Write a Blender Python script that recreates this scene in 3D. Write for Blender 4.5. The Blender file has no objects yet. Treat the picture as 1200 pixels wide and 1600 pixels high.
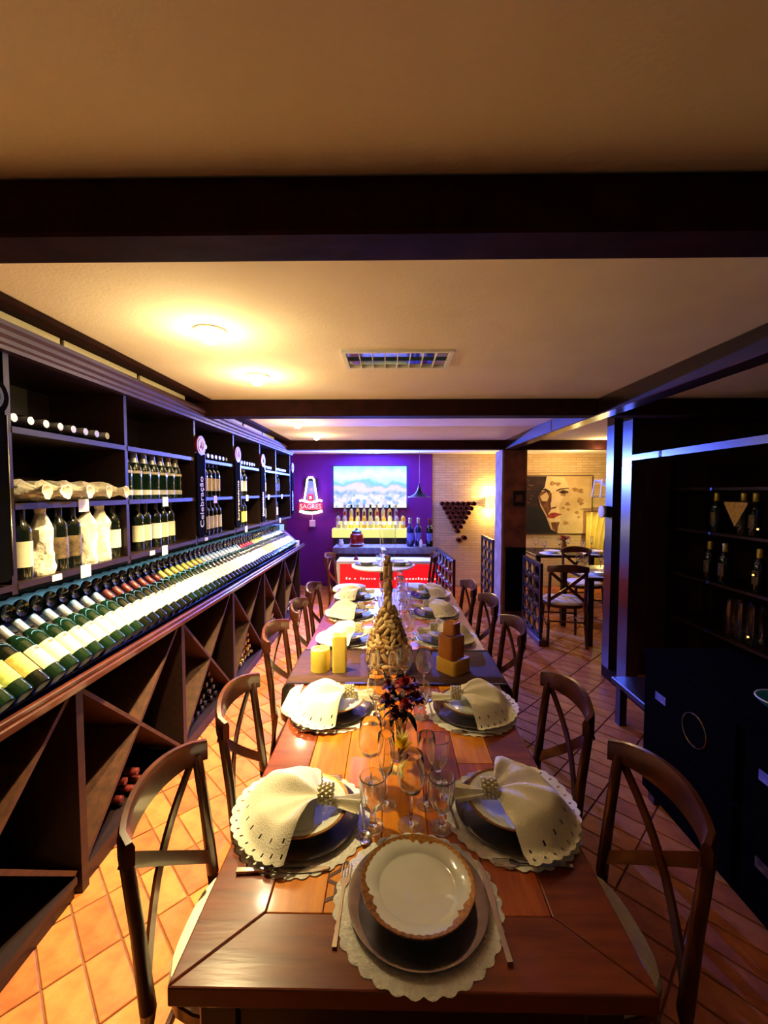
import bpy, math, random
from mathutils import Vector, Matrix
R = random.Random(7)
pi = math.pi
S = bpy.context.scene
COL = S.collection

# ------------------------------------------------------------------ camera, world, exposure
F_PX = 660.0
H = 1.69
cam = bpy.data.cameras.new('camera')
cam.sensor_fit = 'VERTICAL'
cam.sensor_height = 36.0
cam.lens = 36.0 * F_PX / 1600.0
cam.clip_start = 0.02
co = bpy.data.objects.new('camera', cam)
COL.objects.link(co)
co.location = (0, 0, H)
PITCH = math.atan(32 / F_PX)
YAW = math.atan(10 / F_PX)
co.rotation_euler = (pi / 2 - PITCH, 0, YAW)
S.camera = co
w = bpy.data.worlds.new('world')
w.use_nodes = True
w.node_tree.nodes['Background'].inputs[0].default_value = (.95, 1.0, .72, 1)
w.node_tree.nodes['Background'].inputs[1].default_value = .028
S.world = w
S.view_settings.view_transform = 'Standard'
S.view_settings.look = 'None'
S.view_settings.exposure = 0.22
S.view_settings.gamma = 1.0
S.view_settings.use_curve_mapping = False
WARM = (1.0, .76, .36)
LIGHT_K = 1.0


# ------------------------------------------------------------------ materials
def lin(c):
    c = c / 255.0
    return c / 12.92 if c <= .04045 else ((c + .055) / 1.055) ** 2.4


def C(r, g, b):
    return (lin(r), lin(g), lin(b), 1)


def mat(name, c, rough=.5, metal=0, spec=.5, coat=0, emit=None, es=0, trans=0, ior=1.45, c2=None, scale=8,
        stretch=(1, 1, 1), bump=0, bscale=None, wave=False, sss=0, coat_r=.08, detail=4, alpha=None):
    m = bpy.data.materials.new(name)
    m.use_nodes = True
    nt = m.node_tree
    b = nt.nodes['Principled BSDF']
    I = b.inputs
    I['Base Color'].default_value = c
    I['Roughness'].default_value = rough
    I['Metallic'].default_value = metal
    I['Specular IOR Level'].default_value = spec
    I['Coat Weight'].default_value = coat
    I['Coat Roughness'].default_value = coat_r
    I['IOR'].default_value = ior
    I['Transmission Weight'].default_value = trans
    if sss:
        I['Subsurface Weight'].default_value = sss
        I['Subsurface Radius'].default_value = (.03, .02, .008)
    if emit:
        I['Emission Color'].default_value = emit
        I['Emission Strength'].default_value = es
    if c2 or bump:
        tc = nt.nodes.new('ShaderNodeTexCoord')
        mp = nt.nodes.new('ShaderNodeMapping')
        mp.inputs['Scale'].default_value = stretch
        nt.links.new(tc.outputs['Object'], mp.inputs['Vector'])
        nz = nt.nodes.new('ShaderNodeTexNoise')
        nz.inputs['Scale'].default_value = scale
        nz.inputs['Detail'].default_value = detail
        nt.links.new(mp.outputs[0], nz.inputs['Vector'])
        if c2:
            rp = nt.nodes.new('ShaderNodeValToRGB')
            rp.color_ramp.elements[0].position = .35
            rp.color_ramp.elements[1].position = .65
            rp.color_ramp.elements[0].color = c
            rp.color_ramp.elements[1].color = c2
            nt.links.new(nz.outputs['Fac'], rp.inputs['Fac'])
            nt.links.new(rp.outputs['Color'], I['Base Color'])
        if bump:
            bp = nt.nodes.new('ShaderNodeBump')
            bp.inputs['Strength'].default_value = bump
            bp.inputs['Distance'].default_value = .01
            src = nz
            if bscale:
                src = nt.nodes.new('ShaderNodeTexNoise')
                src.inputs['Scale'].default_value = bscale
                nt.links.new(mp.outputs[0], src.inputs['Vector'])
            nt.links.new(src.outputs['Fac'], bp.inputs['Height'])
            nt.links.new(bp.outputs['Normal'], I['Normal'])
    return m


def wood(name, a, b, rough=.35, coat=0, scale=6, stretch=(1, 1, 1), bump=.15):
    return mat(name, a, rough, c2=b, scale=scale, stretch=stretch, bump=bump, coat=coat)


def wood_low(*a, **k):
    m = wood(*a, **k)
    m.node_tree.nodes['Principled BSDF'].inputs['Specular IOR Level'].default_value = .12
    return m


M = {}
M['ceil'] = mat('ceiling_plaster', C(246, 236, 210), .9, c2=C(240, 228, 198), scale=3, bump=.12, bscale=90)
M['plaster'] = mat('dark_plaster', C(60, 34, 26), .9, c2=C(48, 26, 20), scale=4)
M['purple'] = mat('purple_paint', C(122, 22, 126), .75, c2=C(112, 18, 116), scale=2)
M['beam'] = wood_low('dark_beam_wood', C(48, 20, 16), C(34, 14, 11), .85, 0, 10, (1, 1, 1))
M['varnish'] = mat('glossy_dark_varnish', C(34, 14, 11), .28, spec=.8, coat=.6, coat_r=.22, c2=C(26, 10, 8), scale=9)
M['cornicew'] = mat('satin_cornice_wood', C(58, 28, 30), .45, spec=.8, c2=C(44, 20, 22), scale=9)
M['shelfwood'] = wood('dark_stained_shelf_wood', C(34, 14, 9), C(24, 10, 7), .45, 0, 9, (4, .6, 4))
M['xwood'] = wood('brown_lattice_wood', C(74, 40, 19), C(54, 28, 13), .6, 0, 9, (4, 1, 4))
M['lipwood'] = wood('counter_lip_wood', C(82, 38, 18), C(60, 26, 13), .3, .4, 9, (4, .6, 4))
M['chair'] = wood('chair_wood', C(86, 38, 18), C(58, 24, 12), .3, .35, 14, (1, 1, 1), .05)
M['cream_seat'] = mat('cream_upholstery', C(236, 226, 196), .85, c2=C(228, 216, 184), scale=30, bump=.2, bscale=200)
M['frame_w'] = wood('table_frame_wood', C(134, 58, 22), C(104, 40, 16), .24, .6, 5, (1, 8, 1), .05)
PL = [((206, 112, 24), (178, 86, 18)), ((226, 142, 28), (204, 116, 22)), ((164, 66, 18), (136, 48, 14)),
      ((186, 92, 22), (152, 66, 16)), ((216, 126, 30), (186, 96, 24))]
for i, (a, b) in enumerate(PL):
    M['plank%d' % i] = wood('crate_board_wood_%d' % i, C(*a), C(*b), .26, .6, 5, (9, 1, 1), .05)
TL = [((198, 118, 52), (176, 96, 40)), ((206, 128, 58), (186, 108, 46)), ((186, 104, 44), (164, 84, 34))]
for i, (a, b) in enumerate(TL):
    M['tile%d' % i] = mat('terracotta_%d' % i, C(*a), .5, c2=C(*b), scale=14, bump=.15, bscale=40)
M['grout'] = mat('floor_grout', C(132, 84, 52), .9, c2=C(112, 70, 44), scale=20)
M['white'] = mat('white_paint', C(236, 234, 226), .6, c2=C(228, 226, 216), scale=12)
M['card'] = mat('white_card', C(245, 243, 236), .7, c2=C(238, 236, 228), scale=20)
M['paper'] = mat('tissue_paper', C(238, 232, 210), .8, c2=C(222, 212, 186), scale=14, bump=.6, bscale=45)
M['lace'] = mat('white_lace_cotton', C(236, 234, 222), .85, c2=C(220, 218, 204), scale=60, bump=.5, bscale=140)
M['napkin'] = mat('cream_linen', C(238, 232, 206), .85, c2=C(230, 222, 192), scale=12, bump=.3, bscale=300)
M['silver'] = mat('pewter_silver', C(158, 152, 156), .14, 1, c2=C(136, 130, 134), scale=20, bump=.04, bscale=60)
M['cutlery'] = mat('polished_steel', C(214, 210, 204), .13, 1, c2=C(196, 192, 188), scale=9)
M['china'] = mat('white_china', C(232, 234, 222), .12, coat=.5, c2=C(226, 229, 214), scale=5)
M['gold'] = mat('gold_gilding', C(176, 126, 56), .35, .6, c2=C(126, 84, 36), scale=120)
M['pearl'] = mat('pearl_beads', C(226, 216, 170), .25, .2, coat=.5, c2=C(200, 186, 130), scale=90)
M['glass'] = mat('clear_glass', (1, 1, 1, 1), .015, trans=1, ior=1.45)
M['glass'].node_tree.nodes['Principled BSDF'].inputs['Base Color'].default_value = (.97, .985, .98, 1)
M['crystal'] = mat('cut_crystal', (.97, .98, .96, 1), .02, trans=.96, ior=1.5)
M['stemglass'] = mat('stemware_glass', (.98, .985, .97, 1), .01, trans=.985, ior=1.45)
M['pane'] = mat('smoked_glass', C(150, 150, 160), .02, trans=1, ior=1.45)
M['botglass'] = mat('dark_bottle_glass', C(14, 22, 14), .07, spec=.7, coat=.6, coat_r=.03, c2=C(10, 14, 10), scale=3)
M['botgreen'] = mat('green_bottle_glass', C(16, 40, 22), .07, spec=.7, coat=.6, coat_r=.03, c2=C(12, 30, 18), scale=3)
M['botblue'] = mat('blue_bottle_glass', C(22, 26, 92), .08, spec=.7, coat=.5, c2=C(16, 18, 70), scale=3)
for n, a, b in (('cream', (208, 200, 172), (196, 186, 156)), ('whitel', (216, 214, 204), (202, 200, 190)),
                ('yellow', (226, 206, 96), (206, 182, 70)), ('lavender', (216, 210, 236), (196, 190, 224)),
                ('ochre', (206, 172, 92), (180, 144, 66)), ('darkl', (60, 46, 34), (120, 100, 66)),
                ('greenl', (176, 186, 96), (140, 150, 70)), ('bluel', (84, 92, 180), (120, 126, 206)),
                ('ice', (212, 230, 240), (196, 218, 232))):
    M['L' + n] = mat('label_' + n, C(*a), .6, c2=C(*b), scale=40)
for n, a, b, mt in (('silver', (200, 200, 196), (180, 180, 176), .7), ('maroon', (112, 40, 34), (92, 30, 26), .2),
                    ('gold', (212, 188, 84), (190, 164, 66), .4), ('black', (22, 18, 18), (30, 24, 24), .1),
                    ('white', (232, 230, 222), (220, 218, 210), .1), ('red', (170, 30, 26), (140, 22, 20), .2)):
    M['C' + n] = mat('capsule_' + n, C(*a), .35, mt, c2=C(*b), scale=30)
M['blackmetal'] = mat('black_metal', C(18, 16, 16), .5, .3, c2=C(24, 20, 20), scale=8)
M['black'] = mat('black_board', C(6, 5, 4), .95, spec=.02, c2=C(8, 7, 6), scale=8)
M['redenamel'] = mat('red_enamel', C(128, 22, 18), .4, c2=C(108, 16, 14), scale=9)
M['runner'] = mat('burgundy_runner_cloth', C(74, 34, 26), .75, c2=C(54, 24, 19), scale=10, stretch=(1, 6, 1), bump=.3, bscale=220)
M['cork'] = mat('cork', C(206, 172, 112), .85, c2=C(178, 140, 84), scale=60, bump=.2, bscale=150)
M['cork_l'] = mat('pale_cork', C(226, 198, 144), .85, c2=C(204, 172, 116), scale=60, bump=.2, bscale=150)
M['cork_d'] = mat('brown_cork', C(168, 128, 74), .85, c2=C(136, 96, 52), scale=60, bump=.2, bscale=150)
M['wax_y'] = mat('yellow_wax', C(224, 200, 84), .45, sss=.35, c2=C(214, 188, 70), scale=7)
M['wax_o'] = mat('amber_wax', C(196, 128, 48), .4, sss=.35, c2=C(160, 84, 32), scale=5)
M['wax_t'] = mat('tan_wax', C(216, 170, 62), .4, sss=.35, c2=C(196, 146, 48), scale=6)
M['wick'] = mat('wick', C(40, 34, 30), .9, c2=C(56, 48, 40), scale=40)
M['petal_r'] = mat('dark_red_petal', C(168, 20, 22), .55, c2=C(120, 12, 16), scale=18)
M['petal_d'] = mat('wine_dark_petal', C(112, 22, 28), .55, c2=C(76, 14, 20), scale=18)
M['petal_y'] = mat('yellow_petal', C(250, 218, 20), .5, c2=C(244, 202, 12), scale=18)
M['petal_c'] = mat('cream_petal', C(238, 226, 150), .5, c2=C(228, 212, 120), scale=18)
M['leaf'] = mat('dark_leaf', C(30, 44, 20), .45, c2=C(22, 32, 16), scale=18)
M['brick'] = mat('beige_brick_paint', C(232, 200, 146), .8)
M['terratube'] = mat('terracotta_tube', C(128, 56, 36), .7, c2=C(100, 40, 26), scale=20)
M['stone'] = mat('grey_stone', C(120, 110, 104), .5, c2=C(86, 78, 76), scale=14)
M['pillar'] = mat('brown_pillar_plaster', C(116, 62, 40), .8, c2=C(78, 38, 26), scale=7, bump=.2)
M['palep'] = mat('lit_side_plaster', C(170, 140, 112), .85, c2=C(140, 104, 76), scale=6)
def thin_glass(name, tint):
    m = bpy.data.materials.new(name)
    m.use_nodes = True
    nt = m.node_tree
    nt.nodes.remove(nt.nodes['Principled BSDF'])
    tr = nt.nodes.new('ShaderNodeBsdfTransparent')
    tr.inputs['Color'].default_value = tint
    gl = nt.nodes.new('ShaderNodeBsdfGlossy')
    gl.inputs['Roughness'].default_value = .02
    lw = nt.nodes.new('ShaderNodeLayerWeight')
    lw.inputs['Blend'].default_value = .5
    pw = nt.nodes.new('ShaderNodeMath')
    pw.operation = 'POWER'
    pw.inputs[1].default_value = 4
    fr = nt.nodes.new('ShaderNodeMath')
    fr.operation = 'MULTIPLY_ADD'
    fr.inputs[1].default_value = .8
    fr.inputs[2].default_value = .06
    nt.links.new(lw.outputs['Facing'], pw.inputs[0])
    nt.links.new(pw.outputs[0], fr.inputs[0])
    mx = nt.nodes.new('ShaderNodeMixShader')
    nt.links.new(fr.outputs[0], mx.inputs[0])
    nt.links.new(tr.outputs[0], mx.inputs[1])
    nt.links.new(gl.outputs[0], mx.inputs[2])
    nt.links.new(mx.outputs[0], nt.nodes['Material Output'].inputs['Surface'])
    return m


M['thin'] = thin_glass('thin_clear_glass', (.97, .98, .97, 1))
M['tabledark'] = wood('dark_table_wood', C(40, 18, 12), C(28, 12, 9), .4, .2)
M['linenw'] = mat('white_linen', C(232, 226, 216), .8, c2=C(224, 216, 204), scale=20)
M['ink'] = mat('stamp_ink', C(70, 26, 14), .4, c2=C(86, 34, 18), scale=40)
M['textw'] = mat('white_lettering', C(242, 240, 232), .6, c2=C(236, 234, 226), scale=30)
M['texty'] = mat('yellow_lettering', C(214, 200, 110), .6, c2=C(204, 190, 100), scale=30)
M['amber'] = mat('amber_liquor', C(240, 190, 60), .1, trans=.3, c2=C(232, 176, 40), scale=6)
M['limegl'] = mat('pale_yellow_liquor', C(236, 226, 120), .1, trans=.3, c2=C(228, 214, 96), scale=6)
M['clearb'] = mat('clear_liquor', C(226, 214, 206), .08, trans=.7, c2=C(216, 204, 196), scale=6)
M['redjar'] = mat('red_glazed_jar', C(150, 26, 16), .15, coat=.6, c2=C(120, 18, 12), scale=7)
M['teal'] = mat('teal_glaze', C(60, 170, 180), .2, coat=.5, c2=C(40, 140, 160), scale=14)
M['louver'] = mat('mirror_louver', C(210, 210, 210), .06, 1, c2=C(200, 200, 200), scale=4)
M['skinl'] = mat('painted_beige', C(222, 190, 130), .7, c2=C(206, 170, 108), scale=5)
M['pdark'] = mat('painted_black', C(16, 10, 10), .7, c2=C(26, 14, 14), scale=7)
M['phair'] = mat('painted_maroon', C(58, 18, 16), .7, c2=C(20, 10, 10), scale=14)
M['pshade'] = mat('painted_shadow', C(140, 84, 40), .7, c2=C(84, 40, 22), scale=9)
M['pmark'] = mat('painted_ochre_mark', C(184, 142, 84), .7, c2=C(150, 104, 56), scale=30)
M['plip'] = mat('painted_lips', C(170, 60, 34), .7, c2=C(140, 44, 26), scale=20)
M['pbrown'] = mat('painted_brown', C(70, 36, 20), .7, c2=C(96, 56, 30), scale=20)
M['pcream'] = mat('painted_cream', C(238, 208, 152), .7, c2=C(228, 194, 134), scale=9)
M['curtain'] = mat('yellow_drape', C(232, 206, 110), .8, c2=C(222, 194, 92), scale=8)
M['crate'] = wood('pale_crate_wood', C(206, 190, 150), C(190, 172, 130), .6, 0, 6, (1, 1, 6))


def emis(name, c, s, c2=None, scale=5):
    return mat(name, (0.02, 0.02, 0.02, 1), .5, emit=c, es=s, c2=(.02, .02, .02, 1), scale=scale)


M['bulb'] = emis('warm_bulb', (1, .84, .55, 1), 60)
M['led'] = emis('cyan_led', (.45, .85, 1, 1), 15)
M['halo'] = emis('added_blue_halo', (.05, .25, 1, 1), 60)
M['neonw'] = emis('neon_white', (.82, .85, 1, 1), 5)
M['neonr'] = emis('neon_red', (1, .02, .05, 1), 1.6)
M['neonp'] = emis('neon_pink', (1, .55, .6, 1), 1.6)
M['neonb'] = emis('neon_base', (1, .95, .85, 1), 3.5)
M['neong'] = emis('neon_blue_glass', (.25, .32, .9, 1), .8)
M['yel'] = emis('yellow_light_panel', (.92, .85, .22, 1), .95)
M['redlit'] = emis('red_backlit_panel', (1, .005, .01, 1), .95)
M['redtxt'] = emis('backlit_white_lettering', (1, .8, .75, 1), 1.1)
M['sconce'] = emis('sconce_shade', (1, .72, .2, 1), 2.6)
M['amberdot'] = emis('amber_emission', (1, .5, .12, 1), 2)
M['chand'] = emis('chandelier_glow', (1, .86, .55, 1), 1.0)


def brick_nodes(m):
    nt = m.node_tree
    b = nt.nodes['Principled BSDF']
    tc = nt.nodes.new('ShaderNodeTexCoord')
    mp = nt.nodes.new('ShaderNodeMapping')
    mp.inputs['Rotation'].default_value = (pi / 2, 0, 0)
    br = nt.nodes.new('ShaderNodeTexBrick')
    br.inputs['Color1'].default_value = C(236, 206, 152)
    br.inputs['Color2'].default_value = C(224, 190, 136)
    br.inputs['Mortar'].default_value = C(206, 168, 112)
    br.inputs['Scale'].default_value = 1
    br.inputs['Mortar Size'].default_value = .004
    br.inputs['Brick Width'].default_value = .22
    br.inputs['Row Height'].default_value = .045
    nt.links.new(tc.outputs['Object'], mp.inputs['Vector'])
    nt.links.new(mp.outputs[0], br.inputs['Vector'])
    nt.links.new(br.outputs['Color'], b.inputs['Base Color'])
    bp = nt.nodes.new('ShaderNodeBump')
    bp.inputs['Strength'].default_value = .8
    bp.inputs['Distance'].default_value = .012
    bp.invert = True
    nt.links.new(br.outputs['Fac'], bp.inputs['Height'])
    nt.links.new(bp.outputs['Normal'], b.inputs['Normal'])


brick_nodes(M['brick'])


def screen_mat():
    m = bpy.data.materials.new('tv_picture')
    m.use_nodes = True
    nt = m.node_tree
    b = nt.nodes['Principled BSDF']
    b.inputs['Base Color'].default_value = (.01, .01, .01, 1)
    b.inputs['Roughness'].default_value = .3
    N = nt.nodes.new
    L = nt.links.new
    tc = N('ShaderNodeTexCoord')
    sp = N('ShaderNodeSeparateXYZ')
    L(tc.outputs['Object'], sp.inputs[0])
    nz = N('ShaderNodeTexNoise')
    nz.inputs['Scale'].default_value = 5
    nz.inputs['Detail'].default_value = 8
    L(tc.outputs['Object'], nz.inputs['Vector'])
    ad = N('ShaderNodeMath')
    ad.operation = 'MULTIPLY_ADD'
    ad.inputs[1].default_value = .34
    L(nz.outputs['Fac'], ad.inputs[0])
    L(sp.outputs['Z'], ad.inputs[2])
    mr = N('ShaderNodeMapRange')
    mr.inputs['From Min'].default_value = -.2
    mr.inputs['From Max'].default_value = .53
    L(ad.outputs[0], mr.inputs['Value'])
    rp = N('ShaderNodeValToRGB')
    els = rp.color_ramp.elements
    els[0].position = 0
    els[0].color = (.62, .75, 1, 1)
    els[1].position = 1
    els[1].color = (.35, .9, 1, 1)
    for p, c in ((.16, (.1, .42, 1, 1)), (.26, (.85, .85, 1, 1)), (.34, (.16, .4, .95, 1)), (.42, (.7, .7, 1, 1)), (.5, (1, .72, .85, 1)),
                 (.56, (.45, .6, 1, 1)), (.63, (.2, .62, .8, 1)), (.68, (.6, .95, .95, 1)), (.8, (.8, 1, .9, 1))):
        e = els.new(p)
        e.color = c
    L(mr.outputs[0], rp.inputs['Fac'])
    vo = N('ShaderNodeTexVoronoi')
    vo.inputs['Scale'].default_value = 17
    L(tc.outputs['Object'], vo.inputs['Vector'])
    vr = N('ShaderNodeValToRGB')
    ve = vr.color_ramp.elements
    ve[0].color = (.08, .3, 1, 1)
    ve[1].color = (1, .95, 1, 1)
    for p, c in ((.3, (.5, .6, 1, 1)), (.55, (1, .75, .85, 1))):
        ve.new(p).color = c
    sv = N('ShaderNodeSeparateColor')
    L(vo.outputs['Color'], sv.inputs[0])
    L(sv.outputs[0], vr.inputs['Fac'])
    lt = N('ShaderNodeMapRange')
    lt.inputs['From Min'].default_value = .08
    lt.inputs['From Max'].default_value = -.06
    lt.inputs['To Max'].default_value = .72
    ad2 = N('ShaderNodeMath')
    ad2.operation = 'MULTIPLY_ADD'
    ad2.inputs[1].default_value = .25
    L(nz.outputs['Fac'], ad2.inputs[0])
    L(sp.outputs['Z'], ad2.inputs[2])
    L(ad2.outputs[0], lt.inputs['Value'])
    mx = N('ShaderNodeMix')
    mx.data_type = 'RGBA'
    L(lt.outputs[0], mx.inputs['Factor'])
    L(rp.outputs['Color'], mx.inputs['A'])
    L(vr.outputs['Color'], mx.inputs['B'])
    L(mx.outputs['Result'], b.inputs['Emission Color'])
    b.inputs['Emission Strength'].default_value = 1.05
    return m


M['tv'] = screen_mat()


# ------------------------------------------------------------------ mesh builder
class B:
    def __init__(s):
        s.v, s.f, s.m = [], [], []

    def add(s, vs, fs, mi=0, mx=None):
        o = len(s.v)
        if mx is not None:
            vs = [mx @ Vector(v) for v in vs]
        s.v += [tuple(v) for v in vs]
        s.f += [tuple(i + o for i in f) for f in fs]
        s.m += [mi] * len(fs)
        return s

    def box(s, x0, x1, y0, y1, z0, z1, mi=0, mx=None, ch=0):
        if ch:
            vs, fs = [], []
            c = ch
            X, Y, Z = (x0, x1), (y0, y1), (z0, z1)
            for ix in (0, 1):
                for iy in (0, 1):
                    for iz in (0, 1):
                        sx, sy, sz = 1 - 2 * ix, 1 - 2 * iy, 1 - 2 * iz
                        vs += [(X[ix], Y[iy] + c * sy, Z[iz] + c * sz), (X[ix] + c * sx, Y[iy], Z[iz] + c * sz),
                               (X[ix] + c * sx, Y[iy] + c * sy, Z[iz])]
            I = lambda a, b, d, k: (a * 4 + b * 2 + d) * 3 + k
            for a in (0, 1):
                q = [I(a, 0, 0, 0), I(a, 1, 0, 0), I(a, 1, 1, 0), I(a, 0, 1, 0)]
                fs.append(q if a else q[::-1])
                q = [I(0, a, 0, 1), I(1, a, 0, 1), I(1, a, 1, 1), I(0, a, 1, 1)]
                fs.append(q[::-1] if a else q)
                q = [I(0, 0, a, 2), I(1, 0, a, 2), I(1, 1, a, 2), I(0, 1, a, 2)]
                fs.append(q if a else q[::-1])
            for a in (0, 1):
                for b in (0, 1):
                    q = [I(a, b, 0, 0), I(a, b, 1, 0), I(a, b, 1, 1), I(a, b, 0, 1)]
                    fs.append(q if a == b else q[::-1])
                    q = [I(a, 0, b, 0), I(a, 1, b, 0), I(a, 1, b, 2), I(a, 0, b, 2)]
                    fs.append(q if a != b else q[::-1])
                    q = [I(0, a, b, 1), I(1, a, b, 1), I(1, a, b, 2), I(0, a, b, 2)]
                    fs.append(q if a == b else q[::-1])
                    for d in (0, 1):
                        q = [I(a, b, d, 0), I(a, b, d, 1), I(a, b, d, 2)]
                        fs.append(q if (a + b + d) % 2 else q[::-1])
            return s.add(vs, fs, mi, mx)
        vs = [(x, y, z) for x in (x0, x1) for y in (y0, y1) for z in (z0, z1)]
        fs = [(0, 1, 3, 2), (4, 6, 7, 5), (0, 4, 5, 1), (2, 3, 7, 6), (0, 2, 6, 4), (1, 5, 7, 3)]
        return s.add(vs, fs, mi, mx)

    def lathe(s, prof, seg=24, mi=0, mx=None, mod=None, a0=0, a1=2 * pi, caps=True):
        full = abs(a1 - a0 - 2 * pi) < 1e-6
        n = seg if full else seg + 1
        vs, fs, ring = [], [], []
        for (r, z) in prof:
            if r < 1e-6:
                ring.append([len(vs)])
                vs.append((0, 0, z))
            else:
                rr = []
                for k in range(n):
                    a = a0 + (a1 - a0) * k / seg
                    q = mod(r, a, z) if mod else r
                    rr.append(len(vs))
                    vs.append((q * math.cos(a), q * math.sin(a), z))
                ring.append(rr)
        for i in range(len(ring) - 1):
            A, D = ring[i], ring[i + 1]
            kk = n if full else n - 1
            for k in range(kk):
                k2 = (k + 1) % n
                if len(A) == 1 and len(D) == 1:
                    continue
                if len(A) == 1:
                    fs.append((A[0], D[k2], D[k]))
                elif len(D) == 1:
                    fs.append((A[k], A[k2], D[0]))
                else:
                    fs.append((A[k], A[k2], D[k2], D[k]))
        return s.add(vs, fs, mi, mx)

    def tube(s, pts, r, seg=8, mi=0, flat=1.0, up=(0, 0, 1), caps=True, mx=None):
        pts = [Vector(p) for p in pts]
        n = len(pts)
        rs = r if isinstance(r, (list, tuple)) else [r] * n
        vs, fs = [], []
        U = Vector(up)
        for i, p in enumerate(pts):
            t = (pts[min(i + 1, n - 1)] - pts[max(i - 1, 0)]).normalized()
            a = U - t * U.dot(t)
            if a.length < 1e-4:
                a = Vector((1, 0, 0)) - t * t.x
            a.normalize()
            b = t.cross(a)
            for k in range(seg):
                an = 2 * pi * (k + .5) / seg
                vs.append(p + a * (rs[i] * math.cos(an)) + b * (rs[i] * flat * math.sin(an)))
        for i in range(n - 1):
            for k in range(seg):
                k2 = (k + 1) % seg
                fs.append((i * seg + k, i * seg + k2, (i + 1) * seg + k2, (i + 1) * seg + k))
        if caps:
            fs.append(tuple(range(seg))[::-1])
            fs.append(tuple((n - 1) * seg + k for k in range(seg)))
        return s.add(vs, fs, mi, mx)

    def strip(s, pts, wv, hv, mi=0, mx=None):
        """rectangular bar along pts: half-extents along vectors wv, hv"""
        pts = [Vector(p) for p in pts]
        wv, hv = Vector(wv), Vector(hv)
        vs, fs = [], []
        for p in pts:
            vs += [p - wv - hv, p + wv - hv, p + wv + hv, p - wv + hv]
        for i in range(len(pts) - 1):
            for k in range(4):
                k2 = (k + 1) % 4
                fs.append((i * 4 + k, i * 4 + k2, i * 4 + 4 + k2, i * 4 + 4 + k))
        fs += [(3, 2, 1, 0), tuple(len(vs) - 4 + k for k in range(4))]
        return s.add(vs, fs, mi, mx)

    def prism(s, poly, z0, z1, mi=0, mx=None):
        n = len(poly)
        vs = [(x, y, z0) for x, y in poly] + [(x, y, z1) for x, y in poly]
        fs = [tuple(range(n))[::-1], tuple(range(n, 2 * n))]
        fs += [(k, (k + 1) % n, n + (k + 1) % n, n + k) for k in range(n)]
        return s.add(vs, fs, mi, mx)

    def torus(s, Rr, r, seg=20, ss=6, mi=0, mx=None, sy=1.0):
        vs, fs = [], []
        for i in range(seg):
            a = 2 * pi * i / seg
            for k in range(ss):
                b = 2 * pi * k / ss
                q = Rr + r * math.cos(b)
                vs.append((q * math.cos(a), q * math.sin(a) * sy, r * math.sin(b)))
        for i in range(seg):
            for k in range(ss):
                fs.append((i * ss + k, ((i + 1) % seg) * ss + k, ((i + 1) % seg) * ss + (k + 1) % ss, i * ss + (k + 1) % ss))
        return s.add(vs, fs, mi, mx)

    def ball(s, c, r, seg=8, mi=0, sz=1):
        pr = [(r * math.sin(pi * i / (seg // 2 + 1)), -r * sz * math.cos(pi * i / (seg // 2 + 1))) for i in range(seg // 2 + 2)]
        pr[0] = (0, pr[0][1])
        pr[-1] = (0, pr[-1][1])
        return s.lathe(pr, seg, mi, Matrix.Translation(c))

    def mesh(s, name, mats, smooth=True, ang=40):
        me = bpy.data.meshes.new(name)
        me.from_pydata(s.v, [], s.f)
        for m in (mats if isinstance(mats, (list, tuple)) else [mats]):
            me.materials.append(M[m] if isinstance(m, str) else m)
        if len(set(s.m)) > 1:
            me.polygons.foreach_set('material_index', s.m)
        if smooth:
            me.polygons.foreach_set('use_smooth', [True] * len(me.polygons))
            me.set_sharp_from_angle(angle=math.radians(ang))
        me.update()
        return me

    def obj(s, name, mats, parent=None, loc=(0, 0, 0), rz=0, smooth=True, ang=40):
        return link(name, s.mesh(name, mats, smooth, ang), parent, loc, rz)


def link(name, me, parent=None, loc=(0, 0, 0), rz=0, mx=None):
    o = bpy.data.objects.new(name, me)
    COL.objects.link(o)
    if parent:
        o.parent = parent
    if mx is not None:
        o.matrix_local = mx
    else:
        o.location = loc
        o.rotation_euler = (0, 0, rz)
    return o


def tag(o, label, cat, group=None, kind=None):
    o['label'] = label
    o['category'] = cat
    if group:
        o['group'] = group
    if kind:
        o['kind'] = kind
    return o


def thing(name, label, cat, loc=(0, 0, 0), rz=0, group=None):
    o = bpy.data.objects.new(name, None)
    COL.objects.link(o)
    o.location = loc
    o.rotation_euler = (0, 0, rz)
    o.empty_display_size = .1
    return tag(o, label, cat, group)


def struct(o, label=None, cat=None):
    o['kind'] = 'structure'
    if label:
        o['label'] = label
    if cat:
        o['category'] = cat
    return o


def copy_tree(o, parent=None):
    c = o.copy()
    COL.objects.link(c)
    if parent:
        c.parent = parent
    for ch in o.children:
        copy_tree(ch, c)
    return c


def lamp(name, kind, loc, energy, color, radius=0.0, parent=None, spot=None, direction=None, blend=.6):
    l = bpy.data.lights.new(name, kind)
    l.energy = energy * LIGHT_K
    l.color = color
    if kind in ('POINT', 'SPOT'):
        l.shadow_soft_size = radius
    if kind == 'SPOT':
        l.spot_size = spot
        l.spot_blend = blend
    o = bpy.data.objects.new(name, l)
    COL.objects.link(o)
    if parent:
        o.parent = parent
    o.location = loc
    if direction:
        o.rotation_euler = Vector(direction).to_track_quat('-Z', 'Y').to_euler()
    return o


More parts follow.
